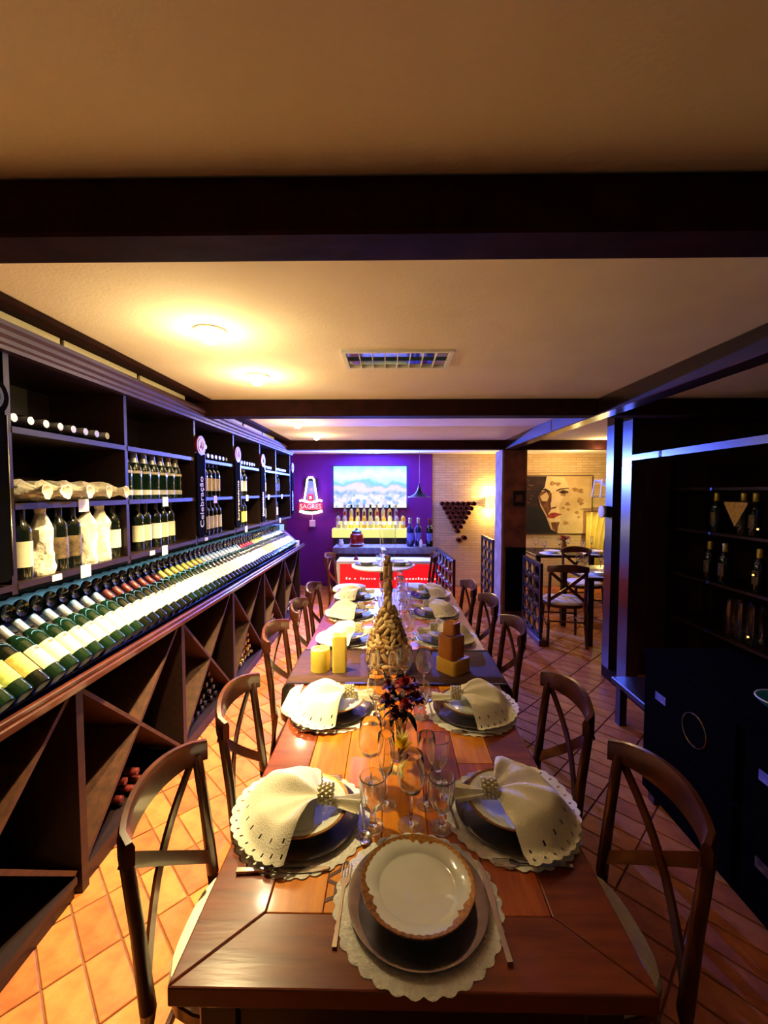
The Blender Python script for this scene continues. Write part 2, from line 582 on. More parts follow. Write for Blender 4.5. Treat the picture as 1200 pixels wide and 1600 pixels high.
def text(s, name, m, mx, size, parent=None, depth=.001, align='CENTER'):
    cu = bpy.data.curves.new(name, 'FONT')
    cu.body = s
    cu.size = size
    cu.extrude = depth
    cu.align_x = align
    cu.align_y = 'CENTER'
    t = bpy.data.objects.new(name, cu)
    COL.objects.link(t)
    dg = bpy.context.evaluated_depsgraph_get()
    me = bpy.data.meshes.new_from_object(t.evaluated_get(dg))
    bpy.data.objects.remove(t)
    me.materials.clear()
    me.materials.append(M[m])
    return link(name, me, parent, mx=mx)


def basis(x, y, z, t):
    return Matrix(((x[0], y[0], z[0], t[0]), (x[1], y[1], z[1], t[1]), (x[2], y[2], z[2], t[2]), (0, 0, 0, 1)))


ORD = ['nearest', 'second', 'third', 'fourth', 'fifth', 'sixth', 'seventh', 'eighth', 'ninth', 'tenth']
CZ = 2.36       # ceiling height
BACK = 7.57     # rear wall
TZ = .76        # table height

# ------------------------------------------------------------------ structure
fl = B().box(-1.95, 4.1, -1.6, 7.7, -.10, -.006).obj('floor', 'grout', smooth=False)
struct(fl, 'terracotta tiled floor laid on the diagonal', 'floor')
# diagonal rectangular tiles
q2 = math.sqrt(2)
tl, tw, g = .247, .120, .007
tm = []
for i in range(3):
    tm.append(B().box(-(tl - g) / 2, (tl - g) / 2, -(tw - g) / 2, (tw - g) / 2, -.008, 0, ch=.0025).mesh('tile', 'tile%d' % i, False))


def proj(x, y, z):
    c, s_ = math.cos(YAW), math.sin(YAW)
    xr, yr = x * c + y * s_, -x * s_ + y * c
    ct, st = math.cos(PITCH), math.sin(PITCH)
    d = yr * ct - (z - H) * st
    u = yr * st + (z - H) * ct
    if d < .05:
        return None
    return 600 + F_PX * xr / d, 800 - F_PX * u / d, d


cand = []
for a in range(-60, 70):
    for b in range(-40, 60):
        s1 = .49 + (a + .5) * tw * q2      # X+Y
        s2 = 2.17 + (b + .5) * tl * q2     # Y-X
        X, Y = (s1 - s2) / 2, (s1 + s2) / 2
        if not (-1.80 < X < 3.9 and -1.4 < Y < 7.45):
            continue
        p = proj(X, Y, 0)
        vis = 0
        if p and -40 < p[0] < 1240 and p[1] < 1640:
            vis = 1 / p[2] ** 2
            if -.42 < X < .52 and .7 < Y < 4.1:
                vis *= .05
            if X < -1.32:
                vis = 0
            if X > 1.95 and Y < 3.9:
                vis *= .02
        cand.append((vis, X, Y))
cand.sort(reverse=True)
ROT = -pi / 4
for k, (vv, X, Y) in enumerate(cand[:300]):
    o = link('tile', tm[R.randrange(3)], fl, (X, Y, R.uniform(-.0012, 0)), ROT)
tb = B()
for vv, X, Y in cand[300:]:
    tb.box(-(tl - g) / 2, (tl - g) / 2, -(tw - g) / 2, (tw - g) / 2, -.008, 0, R.randrange(3),
           Matrix.Translation((X, Y, -.0006)) @ Matrix.Rotation(ROT, 4, 'Z'))
o = tb.obj('far_tiles', ['tile0', 'tile1', 'tile2'], fl, smooth=False)
o['kind'] = 'stuff'

struct(B().box(-1.95, 4.1, -1.6, 7.7, CZ, CZ + .1).obj('ceiling', 'ceil', smooth=False), 'cream plaster ceiling between dark beams', 'ceiling')
struct(B().box(-1.95, -1.86, -1.6, BACK, -.006, CZ).obj('wall_left', 'plaster', smooth=False), 'dark wall behind the wine shelves', 'wall')
struct(B().box(4.0, 4.1, -1.6, BACK, -.006, CZ).obj('wall_right', 'plaster', smooth=False), 'dark wall at the far right', 'wall')
wb = struct(B().box(-1.95, 4.1, BACK + .01, 7.7, -.006, CZ).obj('wall_back', 'brick', smooth=False), 'beige painted brick wall at the far end', 'wall')
B().box(-1.86, .745, BACK - .03, BACK + .01, 0, CZ - .012).obj('purple_panel', 'purple', wb, smooth=False)['label'] = 'purple painted wall panel'
struct(B().box(2.06, 4.0, 3.86, 3.92, -.006, CZ).obj('wall_partition', 'plaster', smooth=False), 'dark partition wall behind the glazed wine room', 'wall')
bm = [('trim_1', (-1.86, 4, .925, 1.04, 2.24, CZ), 'dark wooden ceiling beam nearest the camera'),
      ('trim_2', (-1.86, 1.49, 3.10, 3.23, 2.24, CZ), 'dark wooden ceiling beam beyond the louvred ceiling light'),
      ('trim_3', (-1.86, 4, 5.56, 5.70, 2.24, CZ), 'dark wooden ceiling beam in front of the television wall'),
      ('trim_4', (1.49, 1.62, 1.04, 5.56, 2.24, CZ), 'dark wooden beam running along the right of the ceiling'),
      ('trim_6', (1.49, 1.62, -1.5, .925, 2.24, CZ), 'dark wooden beam overhead at right behind the near crossbeam'),
      ('trim_7', (1.62, 4, 3.10, 3.23, 2.24, CZ), 'dark wooden ceiling beam over the wine room'),
      ('trim_5', (-1.44, -1.30, 1.04, 3.10, CZ - .025, CZ), 'flat dark strip on the ceiling above the wine shelves'),  # flat dark strips along the left edge of the ceiling
      ('trim_8', (-1.44, -1.30, 3.23, 5.56, CZ - .025, CZ), 'flat dark strip on the ceiling at the far shelves')]
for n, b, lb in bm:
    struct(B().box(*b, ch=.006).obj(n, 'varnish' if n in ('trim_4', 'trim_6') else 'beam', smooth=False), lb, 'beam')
# curb of the raised edge toward the second room
struct(B().box(1.62, 1.70, 4.55, 5.60, -.001, .07, ch=.008).obj('trim_9', 'lipwood', smooth=False), 'low wooden threshold curb beside the pillar', 'curb')
# pillar
pl = struct(B().box(1.49, 1.80, 5.60, 5.98, -.001, 2.24, ch=.01).obj('wall_pillar', 'pillar', smooth=False), 'brown rough plastered pillar below the beam junction', 'pillar')
B().box(1.475, 1.49, 5.62, 5.97, 0, 2.24).obj('lit_side_face', 'palep', pl, smooth=False)  # left face made paler: light from television and sconce put into its colour
B().box(1.53, 1.79, 5.575, 5.60, .1, .95).obj('dark_panel', 'black', pl, smooth=False)
pq = thing('wall_plaque', 'small dark framed plaque on the brown pillar', 'plaque', (1.69, 5.60, 1.60))
B().box(-.075, .075, -.02, 0, -.1, .1, ch=.004).obj('plaque_frame', 'blackmetal', pq, smooth=False)
B().box(-.045, .045, -.023, -.019, -.05, .05).obj('plaque_face', 'pbrown', pq, smooth=False)


# ------------------------------------------------------------------ ceiling lamps
def downlight(x, y, e, lb):
    t = thing('ceiling_downlight', lb, 'ceiling lamp', (x, y, CZ), group='round downlights over the left aisle')
    B().lathe([(.046, -.004), (.058, -.012), (.066, -.006), (.066, 0), (.046, 0)], 28).obj('trim_ring', 'white', t)
    B().lathe([(0, -.058), (.024, -.052), (.038, -.034), (.042, -.012), (.036, 0)], 20).obj('bulb', 'bulb', t)
    lamp('ceiling_fill', 'POINT', (0, 0, -.20), e * .95, WARM, .0, t)  # unseen fill added in mid-air below the bulb to brighten the ceiling
    lamp('downlight_beam', 'SPOT', (0, 0, -.06), e * 54, WARM, .02, t, math.radians(92), (-.14, 0, -1), .9)


for x, y, e, lb in ((-.75, 1.78, 7, 'glowing round ceiling downlight nearest the camera'),
                    (-.77, 2.47, 7, 'glowing round ceiling downlight just before the second beam'),
                    (-.90, 4.12, 6, 'glowing round ceiling downlight just beyond the second beam'),
                    (-.88, 5.06, 5, 'glowing round ceiling downlight closest to the purple wall')):
    downlight(x, y, e, lb)

t = thing('louvred_ceiling_light', 'unlit recessed ceiling light with mirrored louvre cells over the table', 'ceiling light', (.035, 2.17, CZ))
x0, x1, y0, y1 = -.25, .25, -.12, .12
B().box(x0 - .02, x1 + .02, y0 - .02, y0, -.012, 0).box(x0 - .02, x1 + .02, y1, y1 + .02, -.012, 0) \
    .box(x0 - .02, x0, y0, y1, -.012, 0).box(x1, x1 + .02, y0, y1, -.012, 0).obj('frame', 'white', t, smooth=False)
B().box(x0, x1, y0, y1, -.0015, 0).obj('reflector', 'louver', t, smooth=False)
for k in range(1, 8):
    xx = x0 + (x1 - x0) * k / 8
    B().box(xx - .002, xx + .002, y0, y1, -.011, -.0015).obj('louvre_blade', 'white', t, smooth=False)
B().box(x0, x1, -.004, .004, -.011, -.0015).obj('louvre_spine', 'louver', t, smooth=False)


# ------------------------------------------------------------------ bottles
def bottle_meshes(r=.0375, h=.30, neck=.0145, body=.62, sh=.80, seg=20, gm='botglass'):
    zb, zs = h * body, h * sh
    pr = [(0, .012), (r * .6, .004), (r * .93, 0), (r, .008), (r, zb), (r * .94, zb + (zs - zb) * .35), (r * .66, zb + (zs - zb) * .68),
          (neck * 1.15, zs), (neck, zs + .012), (neck, h - .012), (neck * 1.2, h - .010), (neck * 1.2, h - .001), (0, h)]
    return B().lathe(pr, seg).mesh('bottle_glass', gm)


def capsule_mesh(neck, z0, z1, cm, seg=16):
    q = neck * 1.24
    return B().lathe([(neck * 1.12, z0), (q * .98, z0 + .002), (q, z1 - .004), (q * .9, z1 + .0008), (0, z1 + .0012)], seg).mesh('capsule', cm)


def label_mesh(r, z0, z1, lm, ang=1.25, seg=14, a=0.0):
    r0, r1 = r + .0003, r + .0009
    return B().lathe([(r0, z0), (r1, z0), (r1, z1), (r0, z1)], seg, 0, None, None, a - ang, a + ang).mesh('label', lm)


GL = bottle_meshes()
GG = bottle_meshes(gm='botgreen')
CAP = {k: capsule_mesh(.0145, .236, .2995, 'C' + k) for k in ('silver', 'maroon', 'gold', 'black', 'white', 'red')}
LAB = {k: label_mesh(.0375, .055, .150, 'L' + k) for k in ('cream', 'whitel', 'yellow', 'lavender', 'ochre', 'darkl', 'greenl', 'bluel', 'ice')}
LAB2 = {k: label_mesh(.0375, .05, .152, 'L' + k, 1.15) for k in ('cream', 'whitel', 'ice', 'yellow')}
ICE = label_mesh(.0375, .012, .12, 'Lice', 1.2)
STAMP = label_mesh(.0376, .132, .144, 'Ldarkl', .28, 6)


def bottle(mx, label, group, glass=GL, cap=None, lab=None, name='wine_bottle', stamp=False, cat='bottle'):
    t = thing(name, label, cat, group=group)
    t.matrix_world = mx
    link('glass_body', glass, t)
    if cap:
        link('capsule', CAP[cap] if isinstance(cap, str) else cap, t)
    if lab:
        lo = link('paper_label', LAB[lab] if isinstance(lab, str) else lab, t)
        if stamp:
            link('label_emblem', STAMP, lo)
    return t


# ------------------------------------------------------------------ wine shelving on the left
UX, UB = -1.42, -1.82      # upper unit front / back
UY = [.80, 1.55, 2.25, 3.05, 3.81, 4.58, 5.22, 5.98]
ZA, ZB, ZC = 1.935, 1.645, 1.340
ZTOP = 2.20
for i in range(len(UY) - 1):
    ya, yb = UY[i], UY[i + 1]
    lb = ['open dark wood wall shelf unit nearest the camera, at the left frame edge', 'open wall shelf unit holding paper wrapped bottles',
          'open wall shelf unit holding the row of sparkling wine bottles', 'open wall shelf unit behind the Celebração board',
          'open wall shelf unit fourth from the left frame edge', 'narrow open wall shelf unit just before the last one',
          'open wall shelf unit at the far end next to the purple wall'][i]
    t = thing('wall_shelf_unit', lb, 'shelf', (0, ya, 0), group='wall shelf units above the sloped bottle display')
    w_ = yb - ya
    B().box(UB, UX, 0, .024, 1.30, ZTOP).obj('upright', 'shelfwood', t, smooth=False)
    if i == len(UY) - 2:
        B().box(UB, UX, w_ - .024, w_, 1.30, ZTOP).obj('upright', 'shelfwood', t, smooth=False)
        w_ -= .024
    B().box(UB - .02, UB, 0, w_, 1.30, ZTOP).obj('back_panel', 'shelfwood', t, smooth=False)
    for z in (ZA, ZB, ZC):
        B().box(UB, UX + .002, .024, w_, z - .024, z).obj('shelf_board', 'shelfwood', t, smooth=False)
# cornice and crate panels
t = thing('shelf_cornice', 'long moulded dark cornice running above the wine shelves', 'cornice', (0, 0, 0))
pr = [(-1.42, 2.20), (-1.385, 2.20), (-1.385, 2.215), (-1.375, 2.222), (-1.375, 2.236), (-1.36, 2.246), (-1.36, 2.262), (-1.345, 2.272), (-1.345, 2.288),
      (-1.42, 2.288)]
n = len(pr)
vs = [(x, .8, z) for x, z in pr] + [(x, 6.0, z) for x, z in pr]
fs = [tuple(range(n)), tuple(range(n, 2 * n))[::-1]] + [(k, k + n, (k + 1) % n + n, (k + 1) % n) for k in range(n)]
B().add(vs, fs).obj('moulding', 'cornicew', t, smooth=False)
B().box(UB, -1.42, .8, 6.0, 2.20, 2.288).obj('top_board', 'shelfwood', t, smooth=False)
for k, (ya, yb) in enumerate(((1.06, 1.79), (1.81, 2.33), (2.36, 2.87), (3.30, 3.98), (4.02, 4.58), (4.62, 5.06))):
    tag(B().box(-1.405, -1.39, ya, yb, 2.288, 2.334, ch=.002).obj('crate_board', 'crate', smooth=False),
        ['long pale wooden crate board on the cornice nearest the camera', 'second pale crate board on the cornice from the camera',
         'pale crate board on the cornice just before the second beam', 'pale crate board on the cornice just past the second beam',
         'pale crate board on the cornice midway past the second beam', 'short pale crate board on the cornice nearest the purple wall'][k],
        'board', 'pale crate boards above the cornice')

# counter with sloped display
LX = -1.25
t = thing('display_counter', 'long dark counter with sloped bottle display and lit wooden lip', 'counter', (0, 0, 0))
CY0, CY1 = .80, 6.15
B().box(-1.84, -1.27, CY0, CY1, .875, .905).obj('counter_board', 'shelfwood', t, smooth=False)
B().box(-1.275, LX, CY0, CY1, .885, .915, ch=.004).obj('lip_lower', 'lipwood', t, smooth=False)
B().box(-1.285, LX - .012, CY0, CY1, .915, .935, ch=.004).obj('lip_upper', 'lipwood', t, smooth=False)
ax = Vector((-.762, 0, .648))
nn = Vector((.648, 0, .762))
p0 = Vector((-1.302, 0, .962)) - nn * .0395
p1 = p0 + ax * .315
for a_, b_, nm in ((p0, p1, 'sloped_board'),):
    q0, q1 = a_ - nn * .012, b_ - nn * .012
    poly = [a_, b_, q1, q0]
    vs = [(p.x, CY0, p.z) for p in poly] + [(p.x, CY1, p.z) for p in poly]
    B().add(vs, [(0, 1, 2, 3), (7, 6, 5, 4), (0, 4, 5, 1), (1, 5, 6, 2), (2, 6, 7, 3), (3, 7, 4, 0)]).obj(nm, 'shelfwood', t, smooth=False)
TL2 = -.10
ax2 = Vector((-math.cos(TL2), 0, math.sin(TL2)))
nn2 = Vector((math.sin(TL2), 0, math.cos(TL2)))
b0 = Vector((-1.580, 0, 1.188))
B().box(-1.82, -1.535, CY0, CY1, 1.095, 1.113).obj('rear_ledge', 'shelfwood', t, smooth=False)
B().box(-1.62, -1.605, CY0, CY1, 1.113, 1.144).obj('rear_rest', 'shelfwood', t, smooth=False)
B().box(-1.84, -1.82, CY0, CY1, .905, 1.30).obj('back_panel', 'shelfwood', t, smooth=False)
# LED strip below the lowest shelf
for i in range(1, len(UY) - 1):
    ya, yb = UY[i], UY[i + 1]
    s_ = thing('led_strip', 'cyan white led strip under the lowest shelf of the %s' % ['', 'wrapped bottle bay', 'sparkling wine bay', 'Celebração bay', 'fourth bay', 'fifth narrow bay', 'last bay by the purple wall'][i],
               'led strip', (0, ya, ZC - .024), group='led strips over the bottle display')
    B().box(-1.52, -1.50, .03, yb - ya - .006, -.012, 0).obj('housing', 'white', s_, smooth=False)
    B().box(-1.515, -1.505, .035, yb - ya - .012, -.0145, -.012).obj('led_lens', 'led', s_, smooth=False)
mxA = basis((nn.x, 0, nn.z), (0, 1, 0), (ax.x, 0, ax.z), (0, 0, 0))
mxB = basis((nn2.x, 0, nn2.z), (0, 1, 0), (ax2.x, 0, ax2.z), (0, 0, 0))
KINDS = [(1.36, 'gold', 'greenl', GG, 'green bottle with yellow green label at the near end of the sloped display'),
         (1.50, 'black', 'ochre', GL, 'dark bottle with ochre picture label near the near end of the sloped display'),
         (1.57, 'silver', 'cream', GG, 'green wine bottle with cream label and silver capsule on the sloped display'),
         (2.16, 'maroon', 'cream', GL, 'dark wine bottle with cream label and maroon capsule on the sloped display'),
         (2.74, 'gold', 'whitel', GG, 'green wine bottle with white label and gold capsule on the sloped display'),
         (3.33, 'white', 'whitel', GL, 'dark wine bottle with white label and white capsule on the sloped display'),
         (4.20, 'red', 'lavender', GL, 'dark wine bottle with lavender label and red capsule on the sloped display'),
         (4.55, 'gold', 'yellow', GL, 'dark wine bottle with yellow label and gold capsule on the sloped display'),
         (4.95, 'white', 'lavender', GL, 'dark wine bottle with lavender label and white capsule at the far display end')]
y = 1.22
k = 0
while y < 5.80:
    kd = [q for q in KINDS if q[0] <= y + .001] or KINDS[:1]
    kd = kd[-1]
    mx = mxA.copy()
    mx.translation = Vector((-1.302, y, .962)) + ax * R.uniform(0, .006)
    mx = mx @ Matrix.Rotation(R.uniform(-.12, .12), 4, 'Z')
    bottle(mx, kd[4], 'sloped display: ' + kd[2] + ' label, ' + kd[1] + ' capsule', kd[3], kd[1], LAB2['whitel'] if kd[2] == 'whitel' else (LAB2['cream'] if kd[2] == 'cream' else kd[2]), stamp=kd[2] in ('cream',))
    mx = mxB.copy()
    mx.translation = b0 + Vector((R.uniform(-.006, .006), y + .02, 0))
    bottle(mx, 'dark bottle with pale icy label lit by the led strip in the rear display row', 'rear row of the sloped display', GL, 'black', ICE)
    y += .0765
    k += 1

# items on the shelves
def std(x, y, z, rz=0.0):
    return Matrix.Translation((x, y, z)) @ Matrix.Rotation(rz, 4, 'Z')


LYING = Matrix.Rotation(pi / 2, 4, 'Y')     # local z -> +x


def lying(y, z, g_, lb):
    bottle(Matrix.Translation((-1.745, y, z + .0385)) @ LYING, lb, g_, GL, 'silver')


for bay, n_, lb in ((1, 9, 'dark bottle lying neck out on the top shelf above the wrapped bottles'),
                    (3, 9, 'dark bottle lying neck out on the top shelf of the Celebração bay'),
                    (4, 9, 'dark bottle lying neck out on the top shelf of the fourth bay'),
                    (5, 7, 'dark bottle lying neck out on the top shelf of the narrow bay'),
                    (6, 8, 'dark bottle lying neck out on the top shelf next to the purple wall')):
    for k in range(n_):
        yy = UY[bay] + .065 + k * .0765
        if yy > UY[bay + 1] - .04:
            break
        lying(yy, ZA, 'lying bottles: bay %s' % ORD[bay], lb)
    if bay == 3:
        for k in range(3):
            lying(UY[bay] + .065 + .038 + k * .0765, ZA + .0665, 'lying bottles upper layer', 'dark bottle lying on top of other bottles on the Celebração bay top shelf')


# paper wrapped bottles
def wrap_mesh(seed, h=.30, r=.043):
    rr = random.Random(seed)
    ph = [rr.uniform(0, 6) for _ in range(6)]

    def mod(q, a, z):
        return q * (1 + .10 * math.sin(3 * a + ph[0] + z * 30) + .06 * math.sin(7 * a + ph[1] - z * 60) + .03 * math.sin(11 * a + ph[2] + z * 90))
    pr = [(0, 0), (r * .9, 0), (r, .012)] + [(r * (1 + .03 * math.sin(i * 2.1)), .012 + (h * .6) * i / 10) for i in range(1, 11)] + \
         [(r * .85, h * .70), (r * .55, h * .80), (r * .42, h * .86), (r * .5, h * .93), (r * .7, h), (r * .55, h * .995), (0, h * .93)]
    return B().lathe(pr, 26, 0, None, mod).mesh('paper_wrap', 'paper', True, 25)


WM = [wrap_mesh(i) for i in range(4)]


def wrapped(mx, lb, g_, i):
    o = link('wrapped_bottle', WM[i % 4])
    o.matrix_world = mx
    tag(o, lb, 'bottle', g_)


for k, (yy, xx) in enumerate(((1.635, -1.66), (1.75, -1.64), (1.87, -1.66), (1.985, -1.66), (2.10, -1.65))):
    mx = Matrix.Translation((xx, yy, ZB + .046)) @ Matrix.Rotation([.08, -.06, .10, .16, .18][k], 4, 'Z') @ LYING @ Matrix.Rotation(k, 4, 'Z')
    wrapped(mx, '%s white paper wrapped bottle lying on the middle shelf' % ['nearest', 'second', 'third', 'fourth', 'fifth'][k], 'wrapped bottles lying on the shelf', k)
for k, (yy, lb) in enumerate(((1.752, 'white paper wrapped bottle standing between dark bottles on the lowest shelf'),
                              (2.018, 'first of two neighbouring paper wrapped bottles standing on the lowest shelf'),
                              (2.116, 'second of two neighbouring paper wrapped bottles standing on the lowest shelf'))):
    wrapped(std(-1.475, yy, ZC, k * 2.0), lb, 'wrapped bottles standing on the lowest shelf', k)
for yy, lab, lb in ((1.655, LAB2['cream'], 'dark bottle with cream label standing at the near end of the lowest shelf'),
                    (1.845, 'darkl', 'first dark bottle with dark lettered label beside the wrapped one'),
                    (1.925, 'darkl', 'second dark bottle with dark lettered label beside the wrapped one'),
                    (2.211, 'whitel', 'dark bottle with white label at the far end of the wrapped bottle shelf')):
    bottle(std(-1.475, yy, ZC, -.5), lb, 'standing bottles under the wrapped bottles', GL, 'black', lab)
# sparkling wine
SG = bottle_meshes(.043, .30, .0155, .52, .78, 20, 'botgreen')
SF = B().lathe([(.0335, .195), (.027, .212), (.021, .235), (.0185, .26), (.0195, .275), (.0205, .298), (.017, .3025), (0, .304)], 18).mesh('foil', 'Csilver')
SN = label_mesh(.043, .025, .055, 'Lwhitel', 1.4)
SC = B().lathe([(.0436, .150), (.0442, .152), (.0400, .176), (.0394, .174)], 14, 0, None, None, -1.2, 1.2).mesh('shoulder_label', 'Lcream')
for k in range(7):
    t = thing('sparkling_wine_bottle', '%s sparkling wine bottle with pale foil in the row on the middle shelf' % ORD[k], 'bottle', (-1.50, 2.36 + k * .094, ZB), -.4, 'sparkling wine bottles')
    link('glass_body', SG, t)
    link('foil_capsule', SF, t)
    link('paper_label', SN, t)
    link('shoulder_label', SC, t)
for yy, lab, lb in ((2.32, 'whitel', 'slim dark bottle with white and green label beside the wrapped bottle bay'),
                    (2.47, 'cream', 'dark bottle with cream label, nearest in the group below the sparkling wines'),
                    (2.548, 'cream', 'second dark cream label bottle below the sparkling wines'),
                    (2.66, 'whitel', 'third dark bottle below the sparkling wines, narrow white label'),
                    (2.745, 'cream', 'fourth dark bottle with cream label below the sparkling wines'),
                    (2.83, 'cream', 'fifth dark bottle with cream label below the sparkling wines')):
    bottle(std(-1.50, yy, ZC, -.45), lb, 'standing bottles below the sparkling wines', GL, 'black', LAB[lab])
for bay, zz, ys, lab, cap, lb in (
        (3, ZB, (3.26, 3.34, 3.42, 3.50, 3.58), LAB2['yellow'], 'black', 'dark bottle with pale yellow label on the middle shelf of the Celebração bay'),
        (3, ZC, (3.28, 3.36, 3.44, 3.52, 3.60), LAB2['cream'], 'black', 'dark bottle with tall cream label on the lowest shelf of the Celebração bay'),
        (4, ZB, (4.06, 4.14, 4.25), LAB2['cream'], 'gold', 'dark bottle with gold capsule on the middle shelf of the fourth bay'),
        (4, ZC, (4.08, 4.16, 4.24), LAB2['yellow'], 'black', 'dark bottle with yellow label on the lowest shelf of the fourth bay'),
        (5, ZB, (4.84, 4.92), LAB2['yellow'], 'gold', 'dark bottle with yellow label on the middle shelf of the narrow bay'),
        (5, ZC, (4.82, 4.90), LAB2['whitel'], 'white', 'dark bottle with white label on the lowest shelf of the narrow bay'),
        (6, ZB, (5.34, 5.43, 5.52), LAB['bluel'], 'silver', 'bottle with blue label on the middle shelf next to the purple wall'),
        (6, ZC, (5.34, 5.43), LAB2['whitel'], 'white', 'dark bottle with white label on the lowest shelf next to the purple wall')):
    for yy in ys:
        bottle(std(-1.49, yy, zz, -.55), lb, 'standing bottles: ' + lb.split(' on the ')[1], GL, cap, lab)
# price cards
PC = B().box(0, .0015, -.032, .032, -.048, .010).mesh('price_card', 'card', False)
PS = B().box(0, .0015, -.026, .026, -.022, .004).mesh('price_card', 'card', False)
for me, yy, zz, lb in ((PC, 1.93, ZB, 'white price card hanging below the wrapped bottles'), (PC, 2.64, ZB, 'white price card under the sparkling wine row'),
                       (PC, 3.40, ZB, 'white price card on the middle shelf of the Celebração bay'), (PC, 4.16, ZB, 'white price card on the middle shelf of the fourth bay'),
                       (PC, 4.90, ZB, 'white price card on the middle shelf of the narrow bay'), (PC, 5.50, ZB, 'white price card on the middle shelf by the purple wall'),
                       (PC, 1.93, ZC, 'larger white price card on the lowest shelf under the wrapped bottles'), (PS, 1.76, ZC - .006, 'smaller white price card at the near end of the lowest shelf'),
                       (PC, 2.62, ZC, 'larger white price card on the shelf below the sparkling wine bay'), (PS, 2.48, ZC - .006, 'smaller white price card on the shelf below the sparkling wine bay'),
                       (PS, 3.22, ZC - .006, 'small white price card under the Celebração bay'), (PC, 4.12, ZC, 'white price card on the lowest shelf of the fourth bay'),
                       (PC, 5.4, ZC, 'white price card on the lowest shelf by the purple wall')):
    tag(link('price_card', me, None, (UX + .002, yy, zz)), lb, 'price card', 'white price cards on the shelf edges')


# hanging boards with medallions
def board(y, word, m, lb, size=.07, med='redenamel', rg='textw'):
    t = thing('hanging_board', lb, 'sign', (UX + .004, y, 0), group='narrow black boards with medallions on the shelf uprights')
    h0, h1, wd = 1.36, 1.97, .066
    poly = [(-wd, h0 + .02), (-wd + .02, h0), (wd - .02, h0), (wd, h0 + .02), (wd, h1), (-wd, h1)]
    mx = basis((0, 1, 0), (0, 0, 1), (1, 0, 0), (0, 0, 0))
    B().prism(poly, 0, .012, 0, mx).obj('board', 'black', t, smooth=False)
    B().box(0, .014, wd - .004, wd, h0 + .02, h1).obj('board_edge', 'cutlery', t, smooth=False)
    mm = basis((0, 1, 0), (0, 0, 1), (1, 0, 0), (0, 0, 2.03))
    d = B().lathe([(0, 0), (.072, 0), (.072, .016), (0, .016)], 28, 0, mm).obj('medallion', med, t)
    B().lathe([(.036, .016), (.036, .0185), (.05, .0185), (.05, .016)], 28, 0, mm).obj('medallion_ring', rg, d)
    B().prism([(-.018, -.02), (.018, -.02), (.018, -.008), (.006, .0), (0, .022), (-.006, 0), (-.018, -.008)], .016, .018, 0, mm).obj('medallion_emblem', 'plip' if word else 'black', d, smooth=False)
    if word:
        text(word, 'lettering', m, basis((0, 0, 1), (0, -1, 0), (1, 0, 0), (.0125, 0, h0 + .06)), size, t, .0006, 'LEFT')
    else:
        rr = random.Random(int(y * 100))
        b = B()
        z = h0 + .06
        while z < h0 + .33:
            hh = rr.uniform(.012, .024)
            b.box(.012, .0128, -.028 + rr.uniform(-.006, .006), .02 + rr.uniform(-.012, .012), z, z + hh)
            z += hh + .007
        b.obj('lettering', m, t, smooth=False)


board(1.475, None, 'black', 'narrow black board with dark medallion at the left frame edge', .07, 'black', 'blackmetal')
board(3.128, 'Celebração', 'textw', 'narrow black board reading Celebração with a red medallion', .083)
board(3.885, 'Surpreendente', 'texty', 'narrow black board with yellowish vertical lettering and a dull red medallion', .062, 'redenamel', 'Lochre')
board(4.655, None, 'textw', 'narrow black board with small white lettering and orange lit medallion in the fifth bay')
board(6.06, None, 'textw', 'narrow black board with medallion against the purple wall')

